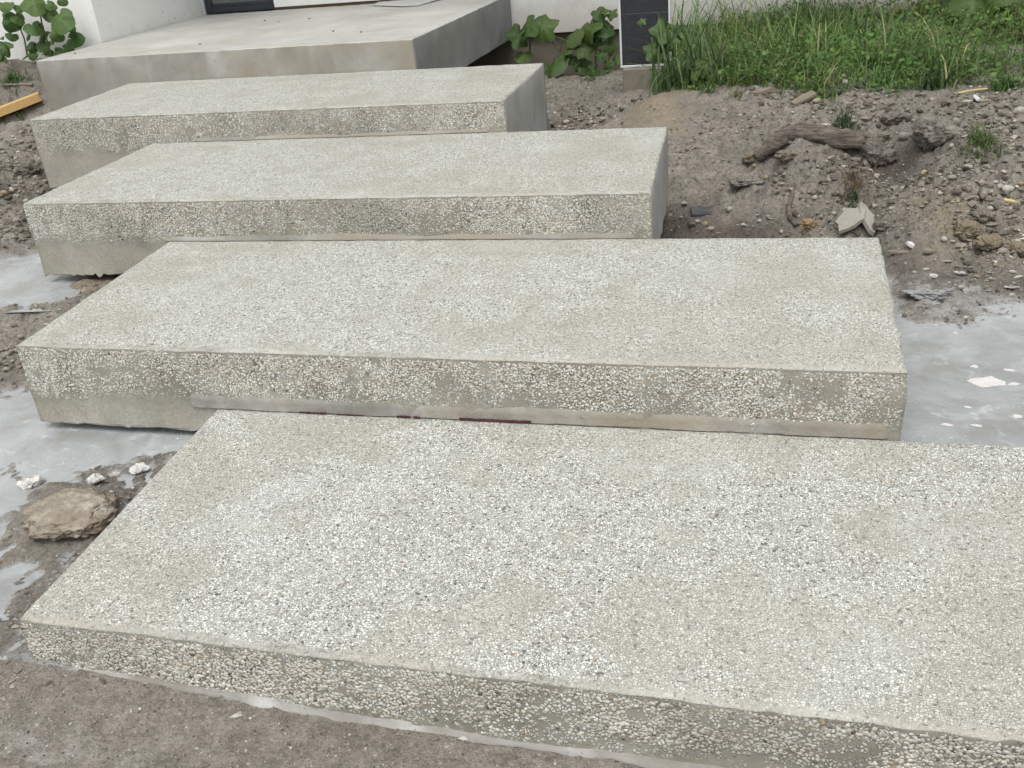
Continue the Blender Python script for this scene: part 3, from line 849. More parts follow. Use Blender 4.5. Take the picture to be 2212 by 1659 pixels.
def pebble_face(i, root, depth, dens, seed, cut_u=None, patch=0.5, size=(0.0026, 0.0050), K=5, cell=0.0066):
    """washed stones standing proud of a riser, one mesh of stuff"""
    rg = np.random.default_rng(seed)
    c = SLABS[i]; a, b = c[0], c[1]
    e = (b - a).normalized(); o = Vector((e.y, -e.x)); L = (b - a).length
    n = int(L * depth * dens)
    u = rg.uniform(0.004, L - 0.004, n); v = rg.uniform(0.014, depth, n)
    den = 0.52 + 1.7 * fbm(u, v, 0.26, 4, seed) + 0.5 * fbm(u, v, 0.05, 2, seed + 5)
    fade = np.clip((depth - v) / (0.5 * depth) + 1.3 * fbm(u, v * 0.5 + 3.1, 0.17, 4, seed + 9), 0, 1)
    if cut_u: den = den - 0.62 * np.clip((u - cut_u) / 0.35, 0, 1) * np.clip(0.9 - 1.6 * fbm(u, v, 0.5, 2, seed + 2), 0, 1)
    keep = (rg.random(n) < np.clip(den * 1.5 - patch + 0.5, 0.06, 1) * fade)
    u, v = u[keep], v[keep]
    # thin out overlaps on a cell lattice
    key = (np.floor(u / cell).astype(int)) * 4000 + np.floor((v + (np.floor(u / cell) % 2) * cell * .45) / (cell * .9)).astype(int)
    _, fi = np.unique(key, return_index=True)
    u, v = u[fi], v[fi]; n = len(u)
    s = rg.uniform(*size, n) * rg.choice([1, 1, 1.25, 0.75], n)
    rot = rg.uniform(0, np.pi, n); asp = rg.uniform(0.6, 1.0, n)
    th = np.arange(K) * 2 * np.pi / K
    loc = []
    for rad, hh in ((1.0, -0.15), (0.78, 0.42)):
        rr = rad * (1 + rg.uniform(-0.22, 0.22, (n, K)))
        x = np.cos(th)[None] * rr; y = np.sin(th)[None] * rr * asp[:, None]
        loc.append((x, y, np.full((n, K), hh)))
    X = np.concatenate([loc[0][0], loc[1][0], np.zeros((n, 1))], 1) * s[:, None]
    Y = np.concatenate([loc[0][1], loc[1][1], np.zeros((n, 1))], 1) * s[:, None]
    Z = np.concatenate([loc[0][2], loc[1][2], np.full((n, 1), 0.62)], 1) * s[:, None] * rg.uniform(0.25, 0.62, n)[:, None]
    cu = u[:, None] + X * np.cos(rot)[:, None] - Y * np.sin(rot)[:, None]
    cv = v[:, None] + X * np.sin(rot)[:, None] + Y * np.cos(rot)[:, None]
    ox = Vector(root.location)
    VX = a.x + e.x * cu + o.x * (Z + 0.0005) - ox.x; VY = a.y + e.y * cu + o.y * (Z + 0.0005) - ox.y; VZ = zt(i) - cv - ox.z
    base = (np.arange(n) * (2 * K + 1))[:, None]
    tri = []
    for k in range(K):
        k2 = (k + 1) % K
        for t in ((k, k2, K + k2), (k, K + k2, K + k), (K + k, K + k2, 2 * K)): tri.append(base + np.array(t)[None])
    F = np.concatenate(tri, 0)
    F = F[:, ::-1] if True else F
    cols = np.array([(0.60, 0.58, 0.50), (0.67, 0.66, 0.60), (0.55, 0.52, 0.43), (0.62, 0.605, 0.54), (0.48, 0.46, 0.41), (0.36, 0.34, 0.30), (0.40, 0.29, 0.18), (0.12, 0.115, 0.11)])
    pick = rg.choice(len(cols), n, p=[.26, .2, .18, .18, .12, .04, .01, .01])
    tint = np.minimum(cols[pick] * rg.uniform(0.80, 1.12, (n, 1)), 0.8)
    st = np.clip(1 - 0.6 * np.clip(fbm(u, v, 0.5, 4, seed + 40) + 0.05, 0, .5), .5, 1)
    tint = tint * st[:, None]
    me = np_mesh('exposed_pebbles', np.c_[VX.ravel(), VY.ravel(), VZ.ravel()], F, [M['pebble']], True, {'tint': np.repeat(tint, 2 * K + 1, 0)})
    return tag(link('exposed_pebbles', me, root), kind='stuff')


def band(i, root, name, mat, u0, u1, v0, v1, thick, seed=0, wild=0.5, du=0.02, fall=0.0):
    """mortar strip stuck on the foot of a riser: wavy top, sloping out to its base"""
    c = SLABS[i]; a, b = c[0], c[1]; e = (b - a).normalized(); o = Vector((e.y, -e.x))
    n = int((u1 - u0) / du)
    vs, fs = [], []
    for s in range(n + 1):
        u = u0 + (u1 - u0) * s / n
        w1 = 0.010 * mnoise.noise(Vector((u * 3, seed, 0))) + 0.006 * mnoise.noise(Vector((u * 14, seed, 2)))
        w2 = max(0.08, 1 + wild * mnoise.noise(Vector((u * 6, seed, 5))) + 0.5 * wild * mnoise.noise(Vector((u * 30, seed, 7))))
        p = a + e * u
        w1 += fall * min(1, max(0, (u - 0.15) / 0.75))
        fl_ = fall * min(1, max(0, (u - 0.15) / 0.75))
        tt = min(1, s / 3, (n - s) / 3)
        for vv, dd in ((v0 + w1, -0.004), (v0 + w1 + 0.004, 0.35 * thick * w2), ((v0 + v1) / 2 + fl_, 0.55 * thick * w2), (v1 - 0.008 + fl_, 0.9 * thick * w2), (v1 + fl_, 1.15 * thick * w2)):
            q = p + o * (dd if dd < 0 else dd * tt + (1 - tt) * -0.004)
            vs.append(Vector((q.x, q.y, zt(i) - vv)))
    for s in range(n):
        for k in range(4):
            fs.append((s * 5 + k, s * 5 + k + 1, (s + 1) * 5 + k + 1, (s + 1) * 5 + k))
    m = MB(); m.add(vs, fs, True)
    return m.build(name, mat, root)


agm = [M['agg_top'], M['agg_front'], M['cem_side']]
s1, _ = slab(0, 'slab_step', 'lowest and nearest washed-pebble concrete step, running out of frame at lower right', agm)
s2, _ = slab(1, 'slab_step', 'second washed-pebble step from below, between the two grey puddles', agm, (0.35, 0.016))
s3, _ = slab(2, 'slab_step', 'third washed-pebble step from below, ragged foot overhanging brown dirt at its left', agm, (0.4, 0.032))
s4, _ = slab(3, 'slab_step', 'highest washed-pebble step, directly below the smooth cement landing', agm)
s5, _ = slab(4, 'landing_slab', 'smooth grey cement landing in front of the house door', [M['landing_top'], M['cem_face'], M['cem_shaded']], r=0.006)
s5['category'] = 'landing'
del s5['group']
pebble_face(0, s1, 0.165, 60000, 3, patch=0.05, cut_u=1.15, size=(0.0028, 0.0056), K=7)
pebble_face(1, s2, 0.20, 50000, 5, patch=0.1)
pebble_face(2, s3, 0.18, 50000, 8, patch=0.1)
pebble_face(3, s4, 0.20, 50000, 13, patch=0.1)
h1 = zt(1) - zt(0); h2 = zt(2) - zt(1); h3 = zt(3) - zt(2)
band(1, s2, 'mortar_band', M['mortar'], 0.60, 2.79, h1 - 0.047, h1 - 0.001, 0.006, 3, 1.1, 0.01)
band(2, s3, 'mortar_band', M['mortar'], 0.62, 2.70, h2 - 0.022, h2 - 0.001, 0.008, 6)
band(3, s4, 'mortar_band', M['mortar'], 0.95, 2.60, h3 - 0.018, h3 - 0.001, 0.008, 9)
for (ua, ub, th_) in ((0.10, 0.52, 0.006), (0.50, 0.98, 0.010), (0.94, 1.34, 0.008), (1.30, 2.72, 0.012)): band(0, s1, 'lime_ridge', M['lime_crust'], ua, ub, 0.122, 0.139, th_, 12 + ua, 0.9, 0.007, 0.045)

# torn maroon film left in the joint under the second step
def u_of(px, py):
    d_ = on_z(px, py, ZT[0]); a_ = SLABS[1][0]
    return (Vector((d_.x, d_.y)) - a_).dot((SLABS[1][1] - a_).normalized())


FILM = [(1000, 1157, 898, .012, .003), (868, 898, 889, .010, .002), (904, 918, 890, .010, .002), (660, 720, 880, .008, .002), (740, 800, 882, .005, .001)]
for (u0, u1, v0, v1) in [(u_of(a, y), u_of(b, y), p, q) for a, b, y, p, q in FILM]:
    c = SLABS[1]; a, b = c[0], c[1]; e = (b - a).normalized(); o = Vector((e.y, -e.x))
    m = MB(); top, bot = [], []
    n = max(6, int((u1 - u0) / 0.008))
    rgm = random.Random(int(u0 * 1000))
    for s in range(n + 1):
        u = u0 + (u1 - u0) * s / n
        p = a + e * u + o * 0.0155
        top.append(Vector((p.x, p.y, zt(0) + v0 + rgm.uniform(-.0012, .0012)))); bot.append(Vector((p.x, p.y, zt(0) + v1 + rgm.uniform(-.0012, .0012))))
    m.prism(bot + top[::-1], o.to_3d() * 0.0015)
    m.build('film_strip', M['maroon'], s2)

# ------------------------------------------------------------------ house
ZWR = -0.868
ztop = 1.9 * SC + Z0
hx = lambda v: v * SC
hz = lambda v: v * SC + Z0
dx0, dx1 = -3.842, -3.305
house = thing('house', 'white rendered house with a dark framed glass door at the landing', 'house', (hx(-3.0), hx(YW), hz(-0.95)))


def hbox(name, mat, lo, hi, par=house, bev=0.0, s=True):
    m = MB(); m.box(lo, hi, bev)
    return m.build(name, mat, par)


zl = zt(4)
hbox('wall', M['wall'], (hx(-9), hx(YL), hz(-1.2)), (hx(dx0), hx(YW) + 4.5, ztop))
hbox('wall', M['wall'], (hx(dx1), hx(YW), zl + 0.022), (hx(-2.05), hx(YW) + 0.2, ztop))
hbox('wall', M['wall'], (hx(-2.05), hx(YW) - 0.001, hz(ZWR)), (hx(7), hx(YW) + 0.2, ztop))
hbox('wall', M['wall'], (hx(dx0), hx(YW), zl + 2.15), (hx(dx1), hx(YW) + 0.2, ztop))
hbox('wall', M['wall'], (hx(6.8), hx(YW) + 0.2, hz(-1.0)), (hx(7), hx(YW) + 4.5, ztop))
hbox('wall', M['wall'], (hx(dx0), hx(YW) + 4.3, hz(-1.0)), (hx(6.8), hx(YW) + 4.5, ztop))
hbox('sill', M['sill'], (hx(dx1), hx(YW) + 0.006, zl - 0.05), (hx(-2.05), hx(YW) + 0.18, zl + 0.022))
hbox('foundation', M['foundation'], (hx(-3.7), hx(YW) + 0.05, hz(-1.5)), (hx(6.9), hx(YW) + 0.24, hz(ZWR)))
hbox('roof', M['card'], (hx(-9), hx(YL), ztop), (hx(7), hx(YW) + 4.5, ztop + 0.2))
hbox('interior_floor', M['inside'], (hx(dx0), hx(YW) + 0.2, zl - 0.1), (hx(6.8), hx(YW) + 4.3, zl - 0.006))
dr = MB()
Y0 = hx(YW) + 0.03
fw = 0.05
dr.box((hx(dx0) + 0.006, Y0, zl + 0.003), (hx(dx0) + 0.006 + fw, Y0 + 0.07, zl + 2.14), 0.003)
dr.box((hx(dx1) - fw * 0.6, Y0, zl + 0.003), (hx(dx1) - 0.002, Y0 + 0.07, zl + 2.14), 0.003)
dr.box((hx(dx0) + 0.006 + fw, Y0 + 0.002, zl + 0.003), (hx(dx1) - fw * 0.6, Y0 + 0.068, zl + 0.052), 0.003)
dr.box((hx(dx0) + 0.006 + fw, Y0 + 0.012, zl + 0.052), (hx(dx1) - fw * 0.6, Y0 + 0.05, zl + 0.075), 0.003)
dr.box((hx(dx0) + 0.006 + fw, Y0 + 0.002, zl + 2.09), (hx(dx1) - fw * 0.6, Y0 + 0.068, zl + 2.14), 0.003)
door = dr.build('door', M['frame'], house)
g = MB(); g.box((hx(dx0) + 0.056, Y0 + 0.028, zl + 0.075), (hx(dx1) - 0.03, Y0 + 0.036, zl + 2.09))
gl = g.build('glass', M['glass'], house); gl.parent = door
tr = MB(); tr.box((hx(dx0), hx(YW) + 0.004, zl + 0.001), (hx(dx0) + 0.006, hx(YW) + 0.03, zl + 2.14))
tr.build('trim', M['whiteal'], house)

# black framed board beside the wall, standing on a concrete pier
YP = 5.15
pl0, pr0 = on_y(1339, 100, YP), on_y(1449, 100, YP)
pbz = on_y(1345, 147, YP).z
pan = thing('framed_board', 'charcoal board in a thin white frame on a concrete pier by the grass', 'board', (pl0.x, YP * SC, pbz))
x0, x1 = pl0.x, pr0.x; yb = YP * SC
sz = on_y(1340, 31, YP).z
m = MB(); m.box((x0 + 0.012, yb + 0.004, pbz + 0.014), (x1 - 0.012, yb + 0.05, sz - 0.0015), 0.002); m.build('panel', M['panel'], pan)
m = MB(); m.box((x0 + 0.012, yb + 0.004, sz + 0.0015), (x1 - 0.012, yb + 0.05, sz + 0.62), 0.002); m.build('panel', M['panel'], pan)
m = MB(); m.box((x0 + 0.013, yb + 0.012, sz - 0.0014), (x1 - 0.013, yb + 0.04, sz + 0.0014)); m.build('seam', M['whiteal'], pan)
for (a_, b_) in (((x0, yb, pbz), (x0 + 0.0115, yb + 0.056, sz + 0.635)), ((x1 - 0.0115, yb, pbz), (x1, yb + 0.056, sz + 0.635)), ((x0 + 0.0116, yb + 0.001, pbz), (x1 - 0.0116, yb + 0.055, pbz + 0.0135)), ((x0 + 0.0116, yb + 0.001, sz + 0.621), (x1 - 0.0116, yb + 0.055, sz + 0.635))):
    m = MB(); m.box(a_, b_, 0.0015); m.build('frame_bar', M['whiteal'], pan)
m = MB()
px0, px1 = on_y(1346, 180, YP).x, on_y(1432, 180, YP).x
m.box((px0, yb - 0.015, H((px0 + px1) / 2, yb) - 0.2), (px1, yb + 0.09, pbz - 0.002), 0.008)
tag(m.build('pier', M['pier'], None, recenter=True), 'stained concrete pier carrying the charcoal board at the grass edge', 'pier')


# ------------------------------------------------------------------ stones, shards, wood
def ico(sub=2):
    import bmesh
    bm = bmesh.new(); bmesh.ops.create_icosphere(bm, subdivisions=sub, radius=1)
    V = np.array([v.co[:] for v in bm.verts]); F = np.array([[v.index for v in f.verts] for f in bm.faces])
    bm.free()
    return V, F


OV = np.array([(1.1, .3, .1), (-1, .2, -.2), (.2, .9, .3), (-.3, -1, .1), (.15, -.1, .95), (-.1, .2, -.9)]); OF = np.array([(0, 2, 4), (2, 1, 4), (1, 3, 4), (3, 0, 4), (2, 0, 5), (1, 2, 5), (3, 1, 5), (0, 3, 5)])
ICO1, ICO2, ICO3 = ico(1), ico(2), ico(5)


def rock(name, label, px, py, wpx, col, group=None, hgt=0.7, dep=0.8, rough=0.25, sub=2, seed=0, sink=0.25, cat='stone', ang=0.5, mat='stone', soil=(0, 0, 0)):
    p, k = at(px, py)
    r = wpx * k * 0.5
    V, F = ICO3 if sub == 3 else ICO2
    rg = np.random.default_rng(seed + int(px * 7 + py))
    V = V.copy()
    for _ in range(5):                               # chop facets
        nv = rg.normal(size=3); nv /= np.linalg.norm(nv)
        d = V @ nv; lim = rg.uniform(0.62, 0.92)
        V -= np.maximum(0, d - lim)[:, None] * nv * ang * 1.6
    n = np.array([mnoise.noise(Vector(v * 1.7 + seed)) + 0.5 * mnoise.noise(Vector(v * 4.3 + seed)) + ((0.4 * mnoise.noise(Vector(v * 11 + seed)) + 0.35 * mnoise.noise(Vector(v * 24 + seed))) if sub == 3 else 0) for v in V])
    V *= (1 + rough * n)[:, None]
    V *= np.array([r, r * dep, r * hgt])
    a = rg.uniform(-0.5, 0.5); c, s = math.cos(a), math.sin(a)
    V = np.c_[V[:, 0] * c - V[:, 1] * s, V[:, 0] * s + V[:, 1] * c, V[:, 2]]
    tint = np.tile(np.array(col), (len(V), 1)) * (1 + 0.15 * n[:, None])
    at_ = {'tint': np.clip(tint, 0.01, 1)}
    if mat == 'soil': at_ = {k_: np.full(len(V), v_) for k_, v_ in zip(('damp_shade', 'lime', 'clay'), soil)}
    me = np_mesh(name, V, F, [M[mat]], True, at_)
    o = link(name, me)
    o.location = (p.x, p.y, p.z + r * hgt * (1 - 2 * sink))
    return tag(o, label, cat, group)


def shard(name, label, px, py, wpx, hpx, thick, mat, tilt=(0, 0), yaw=0, cat='concrete chip', group=None, seed=1, nsides=7, lift=0.0, square=False):
    """flat broken plate lying or leaning on the ground; wpx/hpx: its size as the sight line sees it"""
    p, k = at(px, py)
    rg = random.Random(seed)
    w2, d2 = wpx * k / 2, hpx * k / 2 * 1.5
    pts = []
    if square:
        base = [(-1, -1), (-.3, -1.03), (.4, -.97), (1, -1), (1.03, 0), (1, 1), (.2, 1.04), (-1, .96)]
        pts = [(x * w2 * rg.uniform(.97, 1.02), y * d2 * rg.uniform(.9, 1.05)) for x, y in base]
    else:
        for s in range(nsides):
            th = 2 * math.pi * (s + rg.uniform(-.3, .3)) / nsides
            q_ = rg.uniform(.62, 1.08)
            pts.append((math.cos(th) * w2 * q_, math.sin(th) * d2 * q_))
    rot = Matrix.Rotation(yaw, 3, 'Z') @ Matrix.Rotation(tilt[0], 3, 'X') @ Matrix.Rotation(tilt[1], 3, 'Y')
    vs = [rot @ Vector((x, y, 0)) for x, y in pts]
    top = [rot @ Vector((x * 0.96, y * 0.96, thick * rg.uniform(.85, 1.1))) for x, y in pts]
    n = len(pts)
    m = MB()
    m.add(vs + top, [tuple(reversed(range(n))), tuple(range(n, 2 * n))] + [(i, (i + 1) % n, n + (i + 1) % n, n + i) for i in range(n)])
    o = m.build(name, M[mat], None)
    zl_ = min(v.z for v in vs)
    o.location = (p.x, p.y, p.z - zl_ * 0.6 + lift)
    return tag(o, label, cat, group)


PALE, GREYS, TAN, WHITE = (0.40, 0.38, 0.33), (0.27, 0.255, 0.23), (0.34, 0.27, 0.175), (0.66, 0.65, 0.62)
rock('soil_clod', 'largest crumbly grey brown soil clod, on the dirt bank right of the dead root', 2022, 312, 92, (0.235, 0.205, 0.17), hgt=0.72, dep=0.7, rough=0.30, sub=3, seed=4, cat='soil clod', ang=0.7, sink=0.2, mat='soil', soil=(0.0, 0.25, 0.2))
rock('soil_clod', 'low tan and lime crusted clod lying beside the left edge of the lowest step', 152, 1112, 190, (0.50, 0.455, 0.385), hgt=0.25, dep=0.85, rough=0.20, sub=3, seed=21, cat='soil clod', sink=0.42, mat='crusty', ang=0.12)
rock('soil_clod', 'dark clod bound with dry grass hanging under the tip of the dead root', 1893, 345, 62, (0.17, 0.145, 0.11), hgt=0.9, dep=0.7, rough=0.4, sub=3, seed=14, cat='soil clod', sink=0.3, mat='soil', soil=(0.5, 0.0, 0.2))
rock('stone', 'chalky white rough lump standing in the left grey puddle', 72, 1052, 44, WHITE, hgt=0.7, rough=0.3, sub=3, seed=3, sink=0.15, ang=1.15)
rock('stone', 'flat sided white chunk on dark grit just left of the lowest step', 207, 1042, 38, WHITE, hgt=0.55, rough=0.3, sub=3, seed=5, sink=0.15, ang=1.15)
rock('stone', 'white wedge shaped chip touching the left edge of the lowest step', 301, 1018, 40, WHITE, hgt=0.42, rough=0.3, sub=3, seed=7, sink=0.15, ang=1.15)
rock('stone', 'smooth pale pebble on bare soil below the right hand grass tuft', 2110, 329, 20, PALE, hgt=0.75, rough=0.1, seed=2, sink=0.3)
rock('stone', 'round grey pebble between the dead root and the largest soil clod', 1952, 299, 26, GREYS, hgt=0.75, rough=0.1, seed=6, sink=0.3)
rock('stone', 'oval buff pebble on the bank crest beside the tilted flat chip', 1764, 222, 19, (0.42, 0.36, 0.27), hgt=0.6, rough=0.1, seed=8, sink=0.3)
rock('stone', 'upright grey pebble at the right shoulder of the largest soil clod', 2064, 269, 20, GREYS, hgt=1.0, rough=0.12, seed=8, sink=0.3)
rock('stone', 'pale rounded pebble at the far right edge of the bank top', 2202, 246, 24, PALE, hgt=0.8, rough=0.1, seed=12, sink=0.3)
rock('stone', 'small cream pebble at the lower right corner of the largest soil clod', 2056, 317, 13, (0.5, 0.46, 0.38), hgt=0.7, rough=0.1, seed=13, sink=0.25)
rock('stone', 'half buried ochre pebble on the clay face below the hanging dark clod', 1995, 376, 15, (0.42, 0.33, 0.2), hgt=0.8, rough=0.12, seed=15, sink=0.3)
rock('stone', 'tan pebble on a small gravel heap at the left frame edge by the puddle', 62, 998, 14, (0.46, 0.35, 0.19), hgt=0.8, rough=0.12, seed=19, sink=0.25)
rock('stone', 'muddy round stone at the near rim of the right puddle behind the lowest step', 2014, 948, 22, (0.26, 0.24, 0.20), hgt=0.8, rough=0.1, seed=22, sink=0.25)
rock('stone', 'reddish stone tucked against the right end of the second step', 1976, 874, 16, (0.30, 0.20, 0.14), hgt=0.8, rough=0.15, seed=23, sink=0.25)
for (lb, px, py, wd, hh, so_) in (('yellowish clay lump on the steep bank foot, left of the other clay lumps', 2088, 505, 58, .6, (0, .1, .9)), ('broad yellow clay lump in the middle of the bank foot', 2135, 528, 52, .5, (0, .1, 1)), ('rounded clay lump at the bank foot next to the right frame edge', 2196, 545, 44, .6, (0, .15, .9)), ('grey tan clay lump on the slope above the broad yellow one', 2120, 470, 40, .6, (0, .2, .5)), ('small pale soil lump right of the leaning paving plates', 1905, 490, 34, .6, (.1, .2, .4)), ('crumbly soil lump under the middle of the dead root', 1700, 340, 44, .5, (.2, .1, .5)), ('tan soil lump at the buried left end of the dead root', 1622, 345, 36, .6, (0, .1, .9)), ('flat pale soil lump on the slope above the slate fragment', 1610, 395, 60, .3, (0, .35, .3)), ('dark soil lump behind the largest soil clod', 1925, 262, 42, .6, (.5, 0, 0)), ('dark soil lump on the left slope beside the third step', 62, 372, 40, .6, (.6, 0, 0))):
    rock('soil_lump', lb, px, py, wd, TAN, hgt=hh, dep=.8, rough=.4, sub=3, seed=int(px), cat='soil lump', sink=.3, mat='soil', soil=so_)
rock('lime_lump', 'crumbly streak of pale lime running down to the right puddle rim', 2003, 636, 78, WHITE, hgt=.18, dep=.55, rough=.55, sub=3, seed=77, cat='lime lump', sink=.3, mat='soil', soil=(0, .75, .5))
MARKS = [('the dark slate fragment', 1516, 464), ('the thin root stick', 1710, 445), ('the leaning paving plates', 1852, 488), ('the largest soil clod', 2022, 312), ('the dead root', 1740, 300), ('the hanging dark clod', 1893, 345), ('the tan end of the mound', 1420, 215),
         ('the far corner of the second step', 1905, 520), ('the right puddle', 2080, 655), ('the right hand grass tuft', 2122, 308), ('the yellow wood chip', 2180, 437), ('the right end of the third step', 1440, 430), ('the bank crest grass', 1850, 195), ('the long pointed chip', 1940, 548),
         ('the white stones by the lowest step', 200, 1040), ('the left grey puddle', 60, 930), ('the crusted clod', 152, 1112), ('the left end of the second step', 40, 770), ('the left end of the third step', 45, 450), ('the yellow timber', 40, 240), ('the front left corner of the lowest step', 45, 1340)]
USED = set()


def where_label(kind, col, px, py):
    """words that single a small stone out: its colour and the nearest thing one can find"""
    cn = {PALE: 'pale', GREYS: 'grey', TAN: 'tan', (0.33, 0.30, 0.25): 'brown grey', (0.48, 0.46, 0.42): 'whitish'}.get(col, 'pale')
    for nm, mx, my in sorted(MARKS, key=lambda q: math.hypot(q[1] - px, (q[2] - py) * 1.3))[:3]:
        dx_, dy_ = px - mx, py - my
        rel = ('right of' if dx_ > 0 else 'left of') if abs(dx_) > abs(dy_) * 1.2 else ('in front of' if dy_ > 0 else 'behind')
        lb = 'small %s %s just %s %s' % (cn, kind, rel, nm)
        if lb not in USED:
            USED.add(lb)
            return lb
    return None


RU = []
for (px, py, wd) in ((1523, 487, 15), (1536, 497, 16), (1507, 481, 12), (1479, 443, 14), (1576, 455, 16), (1563, 347, 11), (2125, 421, 13), (2080, 383, 11), (2056, 388, 18), (2176, 411, 24), (1660, 470, 12), (1640, 480, 11), (1605, 489, 11),
                     (1760, 430, 12), (1690, 400, 10), (1775, 470, 16), (2100, 445, 13), (2140, 455, 15), (2190, 470, 14), (2030, 420, 12), (2000, 440, 11), (1930, 400, 12), (2150, 395, 11), (1600, 250, 9), (1710, 215, 10), (1890, 225, 10), (1960, 240, 11), (2180, 330, 12), (2205, 400, 13),
                     (1655, 385, 12), (1630, 360, 10), (1530, 330, 9), (2085, 500, 18), (2130, 535, 22), (2165, 545, 20), (2195, 530, 24), (2040, 520, 16), (2110, 600, 12), (2150, 575, 11), (2185, 640, 12), (2075, 625, 14), (2130, 620, 10), (1975, 590, 10)):
    c_ = random.choice([PALE, GREYS, TAN, (0.33, 0.30, 0.25), (0.48, 0.46, 0.42)])
    lb = where_label('stone', c_, px, py)
    if lb: RU.append(rock('bank_stone', lb, px, py, wd, c_, 'small stones on the right dirt bank', hgt=random.uniform(.5, .85), rough=0.18, seed=len(RU), sink=0.28))
for (px, py, wd) in ((20, 975, 13), (45, 1005, 12), (30, 1020, 10), (255, 1030, 12), (330, 990, 11), (165, 1010, 12), (120, 1240, 14), (160, 1210, 13), (60, 1330, 15), (20, 1330, 12), (15, 800, 16), (35, 760, 14), (45, 730, 13), (10, 420, 16), (60, 450, 17), (35, 480, 14), (15, 500, 12), (75, 400, 14), (45, 395, 12), (5, 300, 12)):
    c_ = random.choice([PALE, GREYS, TAN, (0.33, 0.30, 0.25)])
    lb = where_label('stone', c_, px, py)
    if lb: RU.append(rock('edge_stone', lb, px, py, wd, c_, 'small stones left of the steps', hgt=random.uniform(.5, .8), rough=0.18, seed=len(RU) + 60, sink=0.28))

shard('slate_piece', 'dark slate fragment on wet soil near the end of the third step', 1516, 464, 46, 22, 0.012, 'slate', (0.25, 0.1), 0.2, 'slate', seed=3, square=True)
shard('broken_slab', 'pale broken paving plate leaning behind the far corner of the second step', 1835, 488, 64, 50, 0.016, 'oldplate', (0.52, -0.15), -0.25, 'paving piece', seed=5, nsides=13, lift=-0.004)
shard('broken_slab', 'narrow grey broken plank of concrete leaning right of the pale paving plate', 1872, 488, 32, 64, 0.02, 'oldplate', (0.55, 0.22), 0.38, 'paving piece', seed=6, nsides=11, lift=-0.004)
shard('flat_chip', 'long pointed brown chip beside the right edge of the second step', 1940, 548, 66, 12, 0.010, 'oldboard', (0.08, 0), -0.12, 'chip', seed=8, nsides=6)
shard('flat_chip', 'broad grey chip lying right of the long pointed chip', 2007, 545, 36, 16, 0.010, 'pier', (0.15, 0.1), 0.3, 'chip', seed=9)
shard('flat_chip', 'crumpled pale chip just above the long pointed chip', 1967, 533, 24, 14, 0.012, 'crust', (0.3, 0.2), 0.7, 'chip', seed=10)
shard('flat_chip', 'tilted buff chip near the top of the bank below the grass', 1736, 221, 50, 14, 0.012, 'oldboard', (0.2, -0.35), 0.5, 'chip', seed=11, square=True)
shard('flat_chip', 'weathered wedge of board at the grass edge above the dark soil', 1645, 203, 52, 16, 0.016, 'oldboard', (0.15, -0.2), 0.15, 'chip', seed=12, nsides=6)
shard('old_board', 'thin reddish brown board half buried along the grass edge', 1790, 205, 140, 7, 0.012, 'bark', (0.1, -0.03), 0.10, 'board', seed=13, square=True)
LF = ['lime flake on dark soil, farthest left of the long row behind the right puddle', 'broad lime flake midway along the dark soil behind the right puddle', 'small lime flake at the right frame edge under the clay face', 'largest grey lime flake at the right frame edge near the puddle rim', 'lime flake left of the row, near the long pointed chip', 'tiny lime flake closest to the right edge of the second step', 'tiny lime flake between the two broad flakes on dark soil', 'thin lime flake in the middle of the dark soil by the puddle', 'pale flake on grit between the slate fragment and the thin root', 'lime flake on the frame edge just above the largest grey flake']
for j, (px, py, a, b) in enumerate(((2051, 566, 36, 10), (2076, 592, 36, 13), (2187, 588, 18, 12), (2183, 624, 38, 18), (2016, 598, 18, 11), (2000, 583, 14, 9), (2092, 585, 14, 8), (2142, 603, 16, 9), (1575, 450, 20, 10), (2200, 600, 20, 9))):
    shard('lime_flake', LF[j], px, py, a, b, 0.0035, 'limeflake', (random.uniform(-.2, .3), random.uniform(-.2, .2)), random.uniform(-.5, .5), 'flake', 'lime flakes behind the right puddle', seed=20 + j)
fl = shard('crust_flake', None, 2132, 838, 72, 36, 0.0016, 'crust', (0, 0), 0.1, None, None, seed=33, nsides=11)
fl.location.z = -1.2850 * SC + Z0 + 0.0005
fl.parent = pr; del_ = [k for k in ('label', 'category') if k in fl.keys()]
for k in del_: del fl[k]
for j, (px, py, a, b) in enumerate(((2105, 792, 18, 9), (2180, 800, 24, 8), (2110, 920, 30, 8), (2045, 918, 24, 9), (2200, 900, 20, 10), (2090, 880, 16, 6), (2190, 830, 26, 8))):
    q = on_z(px, py, -1.285); k = (q - CAMPOS).length / FPX
    f2 = shard('crust_flake', None, px, py, a, b, 0.0012, 'crust', (0, 0), random.uniform(-.4, .2), None, None, seed=50 + j, nsides=9)
    f2.location = (q.x, q.y, -1.2850 * SC + Z0 + 0.0004); f2.parent = pr

# dead root lying on the bank
pts = [(1634, 338, .0), (1650, 331, .01), (1668, 317, .02), (1684, 301, .045), (1700, 289, .06), (1718, 284, .065), (1745, 288, .065), (1775, 294, .06), (1805, 299, .055), (1835, 303, .05), (1860, 304, .045)]
rad = [.024, .033, .038, .040, .041, .042, .042, .041, .044, .044, .043]
path = []
pr_, _ = at(1720, 305)
for (px, py, lift) in pts: path.append(on_y(px, py, (at(px, py + 13)[0].y) / SC - 0.25 * lift))
for _ in range(2): path = [path[0]] + [(path[k - 1] + 2 * path[k] + path[k + 1]) / 4 for k in range(1, len(path) - 1)] + [path[-1]]
dense, dr_ = [], []
for i in range(len(path) - 1):
    for s in range(3):
        dense.append(path[i].lerp(path[i + 1], s / 3)); dr_.append(rad[i] + (rad[i + 1] - rad[i]) * s / 3)
dense.append(path[-1]); dr_.append(rad[-1])
